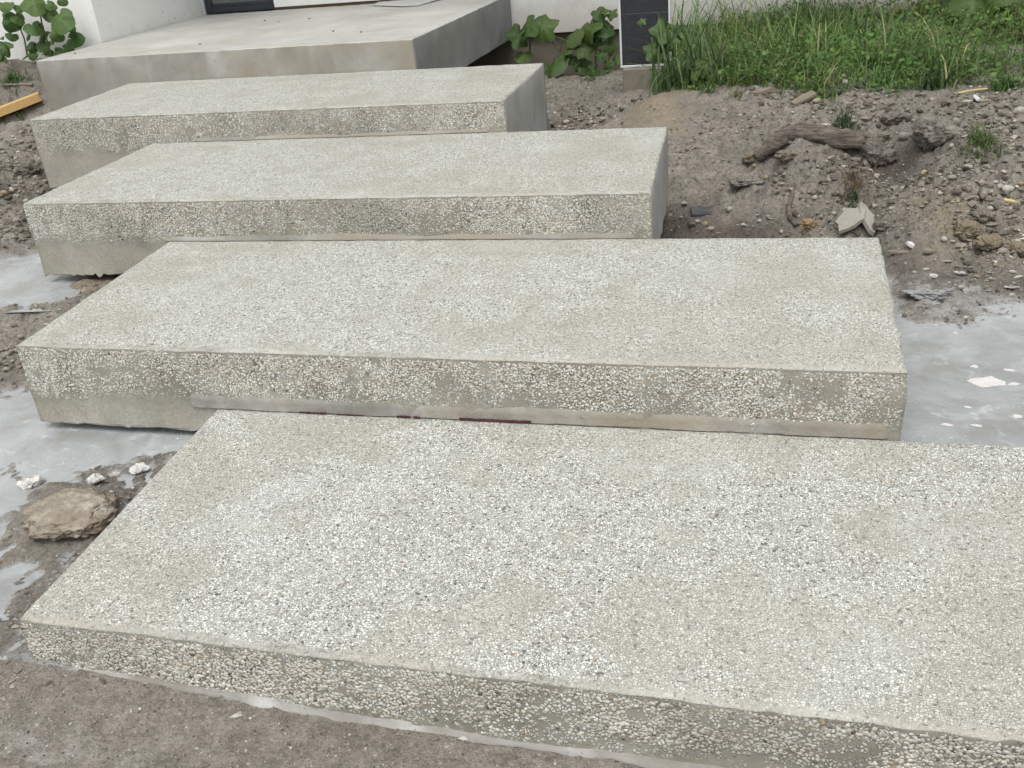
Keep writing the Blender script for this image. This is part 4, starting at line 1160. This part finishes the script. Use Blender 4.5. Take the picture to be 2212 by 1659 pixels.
rt = thing('dead_root', 'thick bent dead root lying across the dirt bank', 'root', tuple(path[5] - Vector((0, 0, 0.04))))
m = MB(); m.tube(dense, [r_ * (1 + .14 * mnoise.noise(Vector((k * .55, 3, 1))) + .05 * mnoise.noise(Vector((k * 1.9, 7, 1)))) for k, r_ in enumerate(dr_)], 22, 0.42, 4); m.build('bark', M['bark'], rt)
m = MB()
for q in range(9):
    e_ = path[-1] + Vector((random.uniform(-.01, .0), random.uniform(-.02, .02), random.uniform(-.02, .02)))
    m.tube([e_, e_ + Vector((random.uniform(.02, .05), random.uniform(-.01, .01), random.uniform(-.012, .008)))], [.009, .003], 5)
m.build('splintered_end', M['bark'], rt)

q1 = [at(1715, 405)[0], at(1710, 430)[0], at(1703, 455)[0], at(1706, 478)[0], at(1722, 494)[0]]
m = MB(); m.tube([q + Vector((0, 0, .012)) for q in q1], [.006, .008, .010, .012, .013], 8, 0.3, 2)
tag(m.build('thin_root', M['bark'], None, recenter=True), 'thin curved root stick lying on grit above the second step', 'root')
rock('rotten_stub', 'crumbled orange brown wood stub at the foot of the thin root stick', 1748, 492, 40, (0.30, 0.21, 0.12), hgt=0.55, dep=0.6, rough=0.5, sub=3, seed=31, cat='wood stub', sink=0.2)
m = MB(); a_, b_ = at(2068, 210)[0], at(2131, 203)[0]
m.tube([a_ + Vector((0, 0, .018)), (a_ + b_) / 2 + Vector((0, 0, .022)), b_ + Vector((0, 0, .02))], .0045, 6)
tag(m.build('straw_stalk', M['straw'], None, recenter=True), 'yellow straw stalk lying by the grass edge at far right', 'straw')
shard('plastic_scrap', 'crumpled whitish plastic scrap beneath the yellow straw stalk', 2111, 219, 20, 18, 0.006, 'litter', (0.5, 0.3), 0.6, 'litter', seed=41)
shard('wood_chip', 'bright yellow wood chip on the clay face at far right', 2180, 437, 20, 7, 0.006, 'straw', (0.1, 0.2), -0.2, 'wood chip', seed=42, square=True)
# timber on the left
pa, pb = at(-120, 305)[0], at(92, 222)[0]
pb = pb + Vector((0.0, 0, 0.02)); pa = pa + Vector((0, 0, 0.02))
ax = (pb - pa).normalized(); sd_ = Vector((ax.y, -ax.x, 0)).normalized() * 0.045; upv = ax.cross(sd_).normalized()
if upv.z < 0: upv = -upv
m = MB()
cs = [sd_, sd_ + upv * 0.05, -sd_ + upv * 0.05, -sd_]
m.add([pa + c for c in cs] + [pb + c for c in cs], [(0, 1, 2, 3), (7, 6, 5, 4)] + [(i, 4 + i, 4 + (i + 1) % 4, (i + 1) % 4) for i in range(4)])
tag(m.build('timber_batten', M['plank'], None, recenter=True), 'yellow timber batten on the soil against the left side of the landing', 'timber')
m = MB(); a_, b_ = at(8, 187)[0], at(72, 188)[0]
m.tube([a_ + Vector((0, 0, .012)), b_ + Vector((0, 0, .014))], [.006, .010], 6, 0.3)
tag(m.build('dry_stick', M['oldboard'], None, recenter=True), 'pale dry stick on dark soil behind the yellow timber', 'stick')
# loose sheet on the landing
m = MB()
ca = [on_z(*p, ZT[4]) for p in ((802, 13), (868, 16), (905, 13), (960, -2), (900, -8), (840, -2))]
m.prism([Vector((p.x, p.y, zl + 0.003 + 0.004 * (i % 2))) for i, p in enumerate(ca)], (0, 0, 0.004))
tag(m.build('loose_sheet', M['card'], None, recenter=True), 'thin grey sheet lying on the landing near the wall', 'sheet')
MCL = ['mud crumb near the front left corner of the landing', 'mud crumb at the middle of the landing near its front edge', 'mud crumb in front of the dark door frame', 'mud crumb right of the door frame near the brown sill', 'mud crumb closest to the right front corner of the landing', 'mud crumb behind the others, by the white wall base', 'mud crumb in the middle right of the landing']
for j, (px, py) in enumerate(((162, 116), (432, 96), (572, 45), (602, 48), (780, 70), (668, 41), (720, 68))):
    q = on_z(px, py, ZT[4])
    V, F = ICO1
    me = np_mesh('mud_crumb', V * np.array([.008, .007, .005]) * random.uniform(.7, 1.2), F, [M['gravel']], True, {'tint': np.tile((0.13, 0.115, 0.095), (len(V), 1))})
    o = link('mud_crumb', me); o.location = (q.x, q.y, zl + 0.003)
    tag(o, MCL[j], 'mud crumb', 'mud crumbs on the landing')


# ------------------------------------------------------------------ loose grit over the soil (uncountable)
def grit(name, n, smin, smax, dens_fn, seed, cols, probs, flat=0.7):
    rg = np.random.default_rng(seed)
    x = rg.uniform(-4.6, 2.0, n * 9); y = rg.uniform(0.8, 7.0, n * 9)
    L = lerp_lat(x, y)
    ok = np.ones(len(x), bool)
    for i in range(5): ok &= ~inside(x, y, SLABS[i], 0.004)
    ok &= rg.random(len(x)) < dens_fn(x, y, L)
    x, y = x[ok][:n], y[ok][:n]; n = len(x)
    z, A = ground_at(x, y)
    s = smin * (smax / smin) ** (rg.random(n) ** 2.2)
    V, F = (OV, OF) if smax < 0.0125 else ICO1
    k = len(V)
    W = V[None] * (1 + 0.30 * rg.normal(size=(n, k, 1)).clip(-1.5, 1.5))
    W = W * (s[:, None] * np.c_[rg.uniform(.8, 1.3, n), rg.uniform(.7, 1.1, n), flat * rg.uniform(.6, 1.1, n)])[:, None, :]
    a = rg.uniform(0, 6.28, n); c_, s_ = np.cos(a)[:, None], np.sin(a)[:, None]
    X = W[:, :, 0] * c_ - W[:, :, 1] * s_ + x[:, None]; Y = W[:, :, 0] * s_ + W[:, :, 1] * c_ + y[:, None]; Z = W[:, :, 2] + (z + s * 0.25)[:, None]
    Ft = (F[None] + (np.arange(n) * k)[:, None, None]).reshape(-1, 3)
    cols = np.array(cols); pk = rg.choice(len(cols), n, p=probs)
    tint = cols[pk] * rg.uniform(.75, 1.2, (n, 1))
    tint = tint * (1 - 0.35 * A[:, :1] * (pk[:, None] < 3))
    me = np_mesh(name, np.c_[X.ravel(), Y.ravel(), Z.ravel()], Ft, [M['gravel']], False, {'tint': np.repeat(tint, k, 0)})
    return tag(link(name, me), kind='stuff')


def dens(x, y, L):
    return np.clip((L[:, 1] - 0.004) / 0.012, 0.04, 1) * np.clip(0.42 + 2.6 * fbm(x, y, 0.4, 4, 77), 0.03, 1)


grit('gravel', 30000, 0.0026, 0.012, dens, 5, [(0.15, 0.13, 0.106), (0.23, 0.203, 0.168), (0.30, 0.27, 0.224), (0.39, 0.355, 0.295), (0.46, 0.44, 0.40), (0.56, 0.55, 0.52)], [.26, .24, .2, .15, .1, .05])
rg = np.random.default_rng(23)
n = 26000
x = rg.uniform(-1.9, 1.3, n); y = rg.uniform(0.75, 1.62, n)
ok = ~inside(x, y, SLABS[0], 0.006); x, y = x[ok], y[ok]; n = len(x)
z, A = ground_at(x, y)
sz0 = 0.0013 * 3.2 ** (rg.random(n) ** 1.8)
Wv = OV[None] * rg.uniform(.6, 1.3, (n, 6, 1)) * sz0[:, None, None]
a = rg.uniform(0, 6.28, n); Wx = Wv[:, :, 0] * np.cos(a)[:, None] - Wv[:, :, 1] * np.sin(a)[:, None] + x[:, None]; Wy = Wv[:, :, 0] * np.sin(a)[:, None] + Wv[:, :, 1] * np.cos(a)[:, None] + y[:, None]
gc = np.array([(0.17, 0.15, 0.125), (0.26, 0.235, 0.2), (0.36, 0.33, 0.285), (0.52, 0.50, 0.455), (0.30, 0.19, 0.11), (0.09, 0.08, 0.07)])
tn = gc[rg.choice(6, n, p=[.2, .28, .25, .12, .05, .1])]
tag(link('sand_grains', np_mesh('sand_grains', np.c_[Wx.ravel(), Wy.ravel(), (Wv[:, :, 2] * .7 + (z + sz0 * .3)[:, None]).ravel()], (OF[None] + (np.arange(n) * 6)[:, None, None]).reshape(-1, 3), [M['gravel']], False, {'tint': np.repeat(tn, 6, 0)})), kind='stuff')
grit('soil_crumbs', 14000, 0.0045, 0.022, lambda x, y, L: np.clip((L[:, 1] - 0.009) / 0.008, 0, 1) * np.clip(0.45 + 2.4 * fbm(x, y, .35, 3, 31), 0, 1) * (np.abs(y - 4.2) < 1.7) * ((x > -1.3) | (x < -2.5)), 9, [(0.12, 0.105, 0.088), (0.21, 0.187, 0.157), (0.30, 0.27, 0.225), (0.40, 0.365, 0.305)], [.3, .35, .25, .1])
grit('lime_grit', 2600, 0.003, 0.011, lambda x, y, L: np.clip(L[:, 2] * 1.2 + L[:, 3] * 1.5 - .55, 0, 1) * (L[:, 1] > 0.0075), 19, [(0.40, 0.38, 0.34), (0.52, 0.50, 0.46), (0.63, 0.62, 0.59), (0.30, 0.275, 0.235)], [.3, .3, .2, .2], 0.35)


# ------------------------------------------------------------------ plants
def leaf_mesh(kind, seed, col, vein=(0.11, 0.17, 0.055)):
    """broad leaf in the XY plane, stalk at the origin, tip on +Y, about 1 long"""
    rg = random.Random(seed)
    NA, NR = 24, 4
    V, T = [(0, 0.22, 0)], [vein]
    for ri in range(1, NR + 1):
        rr = ri / NR
        for k in range(NA):
            th = 2 * math.pi * k / NA            # 0 = tip direction
            if kind == 'heart':
                b = 0.5 + 0.09 * math.cos(th) ** 3 + (0.10 if abs(math.cos(th / 2)) < 0.001 else 0)
                if abs(abs(th - math.pi)) < 0.14: b *= 0.50
                elif abs(th - math.pi) < 0.4: b *= 0.95
                b *= 1 + 0.03 * (k % 2)
            elif kind == 'lobed':
                b = 0.46 * (1 + 0.20 * math.cos(5 * th)) * (1 + 0.05 * (k % 2))
                if abs(th - math.pi) < 0.14: b *= 0.45
            else:
                b = 0.5 * abs(math.cos(th / 2 * 0)) * (1 / math.sqrt((math.cos(th)) ** 2 + (math.sin(th) / 0.55) ** 2))
            b *= 1 + 0.05 * math.sin(3 * th + seed) + rg.uniform(-.015, .015)
            x, y = math.sin(th) * b * rr, math.cos(th) * b * rr + (0.22 + 0.18 * rr * 0)
            vn = (k % 4 == 0)
            z = -0.26 * rr * rr * (0.6 + 0.4 * math.cos(2 * th + seed)) + (-0.024 if vn else 0.024) * rr + 0.07 * rr * math.sin(2 * th + seed * 1.7) + 0.035 * rr * math.sin(5 * th + seed)
            V.append((x, y, z))
            f = 0.55 if vn else 0.0
            jit = rg.uniform(.9, 1.1)
            T.append(tuple((c * (1 - f) + v * f) * jit for c, v in zip(col, vein)))
    F = [(0, 1 + k, 1 + (k + 1) % NA) for k in range(NA)]
    for ri in range(NR - 1):
        for k in range(NA):
            a, b_ = 1 + ri * NA + k, 1 + ri * NA + (k + 1) % NA
            F += [(a, a + NA, b_ + NA), (a, b_ + NA, b_)]
    return np_mesh('leaf', np.array(V), np.array([f[::-1] for f in F]), [M['leaf']], True, {'tint': np.array(T)})


GRN = [(0.036, 0.088, 0.022), (0.046, 0.108, 0.026), (0.030, 0.070, 0.022), (0.056, 0.125, 0.030)]
HEART = [leaf_mesh('heart', i, GRN[i]) for i in range(4)]
LOBED = [leaf_mesh('lobed', i + 9, GRN[i]) for i in range(4)]
OVAL = [leaf_mesh('oval', i + 20, GRN[(i + 1) % 4]) for i in range(4)]


def put_leaf(root, me, pos, size, tipdir, normal):
    n = normal.normalized(); t = (tipdir - n * tipdir.dot(n)).normalized(); x = t.cross(n)
    o = link('leaf', me, root)
    Mx = Matrix((x, t, n)).transposed()
    o.rotation_euler = Mx.to_euler(); o.scale = (size, size, size)
    o.location = pos - t * 0.22 * size - Vector(root.location)
    return o


def big_plant(name, label, cat, base, leaves, yplane, sx, ox, oy, meshes, stems, stemr=0.006, group=None, seed=0):
    """leaves: (x, y, diameter, tip angle deg from image right, clockwise) in a zoomed frame; sx, ox, oy map it to photo pixels"""
    rg = random.Random(seed)
    root = thing(name, label, cat, base, group)
    for j, (lx_, ly_, d, ang, dep) in enumerate(leaves):
        px, py = ox + lx_ * sx, oy + ly_ * sx
        pos = on_y(px, py, yplane + dep)
        size = d * sx * (pos - CAMPOS).dot(AF) / FPX * 1.08
        a = R(ang)
        tip = AR * math.cos(a) - AU * math.sin(a)
        nrm = (CAMPOS - pos).normalized() * rg.uniform(.6, 1.0) + Vector((0, 0, rg.uniform(.3, .8))) + Vector((rg.uniform(-.8, .8), rg.uniform(-.4, .4), rg.uniform(-.3, .3)))
        put_leaf(root, rg.choice(meshes), pos, size, tip, nrm)
    for st in stems:
        pth = [on_y(ox + a * sx, oy + b * sx, yplane + 0.03) for a, b in st]
        m = MB(); m.tube(pth, [stemr * (0.6 + 0.4 * i / max(1, len(pth) - 1)) for i in range(len(pth))], 6); m.build('stem', M['stem'], root)
    return root


b0 = at(118, 128)[0]
big_plant('broadleaf_plant', 'tall broad leaved weed against the white wall left of the landing', 'plant', b0,
          [(80, 50, 175, 100, 0), (420, 40, 270, 80, -.02), (320, 90, 110, 190, .03), (165, 270, 215, 120, 0), (225, 215, 170, 60, .02), (410, 330, 235, 70, -.01), (755, 240, 320, 70, -.05), (870, 335, 150, 60, .03), (150, 440, 150, 110, 0), (735, 440, 160, 150, .0),
           (925, 490, 230, 30, .04), (540, 560, 165, 120, .02), (420, 590, 130, 150, .03), (420, 690, 120, 120, .02), (350, 460, 90, 100, .0), (640, 60, 130, 20, .03), (600, 660, 140, 40, .04), (740, 650, 150, 10, .05), (840, 620, 150, 20, .05), (780, 10, 120, 30, 0), (110, 165, 130, 130, .02),
           (540, 440, 150, 90, .05), (650, 530, 60, 60, .02), (640, 180, 180, 200, .03), (560, 110, 110, 220, .04), (250, 110, 110, 180, .03), (900, 420, 120, 60, .05)],
          5.22, 0.1707, 0, 0, HEART, [[(440, -30), (500, 110), (530, 300), (590, 500), (645, 700)], [(250, 340), (310, 500), (345, 700)], [(500, 130), (660, 190)], [(530, 290), (420, 330)], [(560, 400), (740, 430)], [(290, 750), (370, 690)]], 0.007, seed=3)
b1 = at(8, 126)[0]
big_plant('broadleaf_plant', 'low leafy weed cluster at the left frame edge below the tall weed', 'plant', b1,
          [(30, 560, 140, 60, 0), (100, 570, 140, 20, -.02), (80, 640, 160, 70, -.02), (20, 710, 140, 100, 0), (-30, 640, 160, 90, .02), (60, 760, 100, 60, 0), (15, 480, 80, 300, .02)],
          5.12, 0.1707, 0, 0, OVAL, [[(60, 560), (20, 640), (10, 760)]], 0.005, seed=5)
b2 = at(1235, 150)[0]
big_plant('broadleaf_plant', 'squash like weed with drooping umbrella leaf beside the foundation right of the landing', 'plant', b2,
          [(300, 215, 250, 120, 0), (430, 225, 220, 50, -.02), (230, 300, 190, 110, -.03), (260, 450, 140, 100, 0), (530, 510, 210, 80, -.04), (600, 440, 150, 60, -.02), (800, 235, 250, 60, 0), (900, 230, 190, 20, .02), (680, 285, 170, 120, -.02), (770, 410, 150, 130, -.04), (880, 100, 120, 60, .02), (990, 110, 100, 30, .03), (930, 90, 70, 10, 0),
           (1000, 270, 120, 80, .02), (985, 390, 120, 70, .02), (840, 590, 110, 80, -.05), (960, 530, 100, 70, -.02), (910, 440, 110, 40, 0), (640, 480, 120, 70, 0), (720, 520, 110, 90, 0), (790, 500, 110, 60, .02), (860, 350, 120, 100, .03), (1030, 480, 100, 60, .02), (470, 570, 110, 110, -.02), (900, 620, 70, 60, -.06), (980, 600, 80, 40, -.05), (760, 560, 90, 100, -.02), (820, 310, 130, 60, .04), (650, 660, 50, 60, -.1), (800, 670, 60, 30, -.1)],
          6.22, 0.2613, 1061.8, 0, LOBED + HEART[:2], [[(480, 285), (600, 330), (720, 385), (800, 520)], [(320, 290), (318, 430)], [(470, 290), (520, 370), (600, 470)], [(900, 130), (960, 230), (980, 500)], [(800, 300), (860, 380), (860, 600)], [(575, 330), (570, 430)]], 0.008, seed=8)
b3 = at(1470, 168)[0]
big_plant('broadleaf_plant', 'broad leaved weed growing through tall grass in front of the charcoal board', 'plant', b3,
          [(1440, 250, 210, 110, 0), (1530, 260, 150, 40, .02), (1630, 320, 150, 70, 0), (1350, 420, 170, 130, -.02), (1480, 330, 130, 90, 0), (1420, 400, 110, 160, .02), (1560, 240, 110, 330, .02), (1240, 180, 70, 250, 0)],
          4.98, 0.2613, 1061.8, 0, LOBED, [[(1470, 300), (1500, 450), (1520, 650)], [(1350, 420), (1460, 470), (1520, 620)]], 0.006, seed=11)
b4 = at(1520, 172)[0]
big_plant('broadleaf_plant', 'small bright green three leaf weed at the front grass edge right of the pier', 'plant', b4,
          [(1700, 600, 150, 110, -.02), (1710, 520, 110, 200, 0), (1770, 550, 120, 30, 0), (1815, 585, 100, 60, .02), (1660, 560, 90, 160, .02), (1790, 610, 90, 60, 0)],
          4.80, 0.2613, 1061.8, 0, LOBED[2:] + OVAL, [[(1750, 560), (1770, 640), (1820, 710)]], 0.005, seed=12)
b5 = at(2110, 60)[0]
big_plant('broadleaf_plant', 'large leaved squash plant shading bare soil at the top right corner', 'plant', b5,
          [(1820, 20, 320, 100, 0), (1950, 5, 280, 70, .02), (2090, 40, 190, 110, -.02), (2150, 10, 170, 60, .02), (1890, 140, 110, 330, -.1), (1955, 152, 80, 10, -.1), (1740, 60, 160, 130, .03), (2200, 60, 160, 80, .05), (2020, 70, 140, 60, .06), (1700, 0, 200, 120, .08)],
          5.95, 0.28, 1592.7, 0, LOBED, [[(1820, 40), (1800, 120), (1850, 250)], [(1950, 20), (1900, 120), (1860, 250)], [(2090, 40), (1980, 90), (1870, 250)]], 0.009, seed=15)


def blades(n, xs, ys, zs, length, width, lean, seed, cols, seg=4):
    """curved grass blades as one vertex/face set"""
    rg = np.random.default_rng(seed)
    az = rg.uniform(0, 2 * np.pi, n)
    le = length * rg.uniform(.55, 1.25, n); wd = width * rg.uniform(.6, 1.3, n)
    ln = lean * rg.uniform(.25, 1.5, n)
    pts = []
    t = np.linspace(0, 1, seg + 1)
    dirx, diry = np.cos(az), np.sin(az)
    sx_, sy_ = -diry, dirx
    V = np.empty((n, (seg + 1) * 2, 3))
    for k, tt in enumerate(t):
        ang = ln * tt * 1.4
        rr = le * (np.sin(ang) / np.maximum(ln * 1.4, .05)) if False else le * tt * np.sin(ang * .75)
        zz = le * tt * np.cos(ang * .75)
        w_ = wd * (1 - tt ** 2.2) * 0.5 + 0.0003
        cx, cy = xs + dirx * rr, ys + diry * rr
        V[:, 2 * k] = np.c_[cx - sx_ * w_, cy - sy_ * w_, zs + zz]; V[:, 2 * k + 1] = np.c_[cx + sx_ * w_, cy + sy_ * w_, zs + zz]
    K = (seg + 1) * 2
    base = (np.arange(n) * K)[:, None]
    F = np.concatenate([base + np.array((2 * k, 2 * k + 1, 2 * k + 3, 2 * k + 2))[None] for k in range(seg)], 0)
    cols = np.array(cols); c = cols[rg.integers(0, len(cols), n)] * rg.uniform(.7, 1.3, (n, 1))
    T = np.repeat(c, K, 0)
    return V.reshape(-1, 3), F, T


GC = [(0.085, 0.165, 0.040), (0.068, 0.135, 0.036), (0.125, 0.215, 0.055), (0.10, 0.165, 0.062), (0.055, 0.115, 0.032), (0.15, 0.22, 0.075), (0.36, 0.31, 0.16)]
# crest line of the bank: grass begins behind it
CREST = [at(px, py)[0] for px, py in ((1385, 172), (1420, 186), (1480, 196), (1560, 198), (1640, 194), (1720, 198), (1800, 200), (1900, 196), (2000, 192), (2060, 198), (2120, 185), (2212, 190))]
crx = np.array([p.x for p in CREST] + [4.0]); cry = np.array([p.y for p in CREST] + [CREST[-1].y])


def lawn_points(n, seed, xr=(-0.74, 2.6), front=0.0):
    rg = np.random.default_rng(seed)
    x = rg.uniform(*xr, n); y = rg.uniform(4.6, 7.84, n)
    edge = np.interp(x, crx, cry) + 0.22 * fbm(x, y * 0, 0.2, 3, 4) + front
    ok = y > edge
    bare = fbm(x, y, 0.45, 3, 61)
    ok &= ~((np.hypot((x - 0.72) / .28, (y - 7.35) / .28) < 1) & (rg.random(n) < .9))
    ok &= ~((np.hypot((x - 1.62) / .35, (y - 6.3) / .5) < 1) & (rg.random(n) < .75))
    ok &= rg.random(n) < np.clip(0.75 + 1.3 * bare, .12, 1)
    return x[ok], y[ok]


Vs, Fs, Ts, off = [], [], [], 0
for (n, ln, wd, lean, seed) in ((42000, .12, .0042, 1.6, 1), (18000, .21, .0052, 1.45, 2), (5200, .36, .0075, 1.15, 3)):
    x, y = lawn_points(n, seed)
    z, _ = ground_at(x, y)
    clumps = np.clip(0.85 + 1.5 * fbm(x, y, .28, 3, 140), .4, 1.7)
    tall = clumps * np.clip(1.25 - 0.5 * (x + .6) / 1.6, .7, 1.3) * np.clip(0.45 + (y - np.interp(x, crx, cry)) * 1.0, .4, 1.15)
    v, f, t = blades(len(x), x, y, z - .004, ln * tall, wd, lean, seed + 30, GC)
    t = t * 1.22 * np.repeat((1 + 0.7 * fbm(x, y, .45, 2, 95))[:, None] * np.c_[1 + .5 * fbm(x, y, .7, 2, 96), np.ones(len(x)), np.ones(len(x))], 10, 0)
    Vs.append(v); Fs.append(f + off); Ts.append(t); off += len(v)
tag(link('grass', np_mesh('grass', np.concatenate(Vs), np.concatenate(Fs), [M['grass']], True, {'tint': np.concatenate(Ts)})), kind='stuff')

# small leaved ground cover between the blades
x, y = lawn_points(17000, 8, front=0.0)
z, _ = ground_at(x, y)
rg = np.random.default_rng(4)
n = len(x)
hh = rg.uniform(.01, .15, n) * np.clip(0.4 + (y - np.interp(x, crx, cry)) * 1.4, .3, 1.1)
sz_ = rg.uniform(.006, .019, n)
nv = np.c_[rg.normal(0, .5, n), rg.normal(-.35, .5, n), np.ones(n)]; nv /= np.linalg.norm(nv, axis=1)[:, None]
ta = np.cross(nv, rg.normal(size=(n, 3))); ta /= np.linalg.norm(ta, axis=1)[:, None]; tb = np.cross(nv, ta)
ctr = np.c_[x, y, z + hh]
ring = []
for k in range(6):
    th = k * math.pi / 3
    ring.append(ctr + (ta * math.cos(th) + tb * math.sin(th) * .72) * sz_[:, None] - nv * (sz_ * .25 * (k % 2))[:, None])
V = np.stack([ctr + nv * sz_[:, None] * .12] + ring, 1)
F = np.concatenate([(np.arange(n) * 7)[:, None] + np.array((0, 1 + k, 1 + (k + 1) % 6))[None] for k in range(6)], 0)
wc = np.array([(0.105, 0.215, 0.042), (0.075, 0.165, 0.036), (0.14, 0.25, 0.055), (0.06, 0.13, 0.035)])
T = wc[rg.integers(0, 4, n)] * rg.uniform(.7, 1.15, (n, 1)) * (1 + 0.7 * fbm(x, y, .5, 2, 90))[:, None]
tag(link('weeds', np_mesh('weeds', V.reshape(-1, 3), F, [M['grass']], True, {'tint': np.repeat(T, 7, 0)})), kind='stuff')


def tuft(name, label, px, py, wpx, nb, hgt, seed, cols=GC, lean=1.0, width=.004, cat='grass tuft', group=None, spread=0.25):
    p, k = at(px, py)
    r = wpx * k * spread
    rg = np.random.default_rng(seed)
    x = p.x + rg.normal(0, r * .5, nb); y = p.y + rg.normal(0, r * .5, nb)
    z, _ = ground_at(x, y)
    v, f, t = blades(nb, x, y, z - .005, np.full(nb, hgt), width, lean, seed, cols)
    v = v - np.array(p)
    o = link(name, np_mesh(name, v, f, [M['grass']], True, {'tint': t}))
    o.location = p
    return tag(o, label, cat, group)


DK = [(0.045, 0.085, 0.035), (0.06, 0.105, 0.04), (0.055, 0.09, 0.045), (0.04, 0.075, 0.03)]
DRY = [(0.30, 0.25, 0.14), (0.22, 0.18, 0.10), (0.36, 0.30, 0.17), (0.10, 0.12, 0.05)]
tuft('grass_tuft', 'dark green grass tuft just above the dead root', 1826, 274, 84, 110, .085, 1, DK, 1.1)
tuft('grass_tuft', 'spreading green grass tuft right of the largest soil clod', 2122, 308, 110, 150, .10, 2, GC[:5] + [(0.3, .26, .12)], 1.3)
tuft('grass_tuft', 'small dark grass tuft low on the bank above the leaning paving plate', 1842, 446, 70, 70, .075, 3, DK, 1.3)
tuft('grass_tuft', 'dry straw coloured grass tuft tangled at the end of the dead root', 1893, 328, 80, 120, .085, 4, DRY, 1.3, .003)
tuft('grass_tuft', 'broad bladed dark grass tuft on the bank crest left of the straw stalk', 2022, 190, 100, 26, .20, 5, DK, .9, .014)
tuft('grass_tuft', 'bright green weed tuft at the right end of the bank crest', 2170, 192, 110, 80, .11, 6, [(0.09, .19, .04), (0.07, .15, .035)], 1.1, .007)
tuft('root_tuft', 'reddish brown hair roots hanging below the dark clod on the bank', 1845, 402, 70, 110, .06, 7, [(0.20, .10, .05), (0.15, .08, .045), (0.26, .16, .09)], 1.5, .0022, 'root tuft')
tuft('grass_tuft', 'sparse green weed tuft on dark soil behind the yellow timber', 30, 172, 120, 120, .085, 8, [(0.06, .13, .03), (0.05, .105, .03)], 1.2, .006, spread=.17)
tuft('grass_tuft', 'tiny green sprout in front of the yellow timber', 42, 248, 26, 18, .05, 9, [(0.08, .16, .04)], 1.2, .009)
tuft('grass_tuft', 'short withered grass fringe at the crest over the dark soil', 1595, 206, 60, 50, .05, 10, DRY, 1.4, .003)
tuft('grass_tuft', 'thin green sprigs on soil below the squash like weed', 1270, 172, 110, 60, .05, 13, [(0.06, .12, .03), (0.08, .15, .04)], 1.2, .006)

# tall clump in front of the charcoal board: single blades can be told apart
pc, kc = at(1478, 186)
clump = thing('grass_clump', 'tall coarse grass clump arching in front of the charcoal board', 'grass clump', pc)
rgb = np.random.default_rng(44)
for j in range(105):
    x = np.array([pc.x + rgb.normal(0, .105)]); y = np.array([pc.y + rgb.normal(.03, .06)])
    z, _ = ground_at(x, y)
    v, f, t = blades(1, x, y, z - .01, np.array([rgb.uniform(.26, .56)]), rgb.uniform(.007, .014), rgb.uniform(.4, 1.3), 300 + j, [(0.12, .205, .08), (0.09, .17, .065), (0.16, .23, .105), (0.12, .19, .10)] + ([(0.34, .28, .13)] if j % 9 == 0 else []), 6)
    link('blade', np_mesh('blade', v - np.array(pc), f, [M['grass']], True, {'tint': t}), clump)
print('scene built', len(bpy.data.objects), sum(len(m.polygons) for m in bpy.data.meshes))
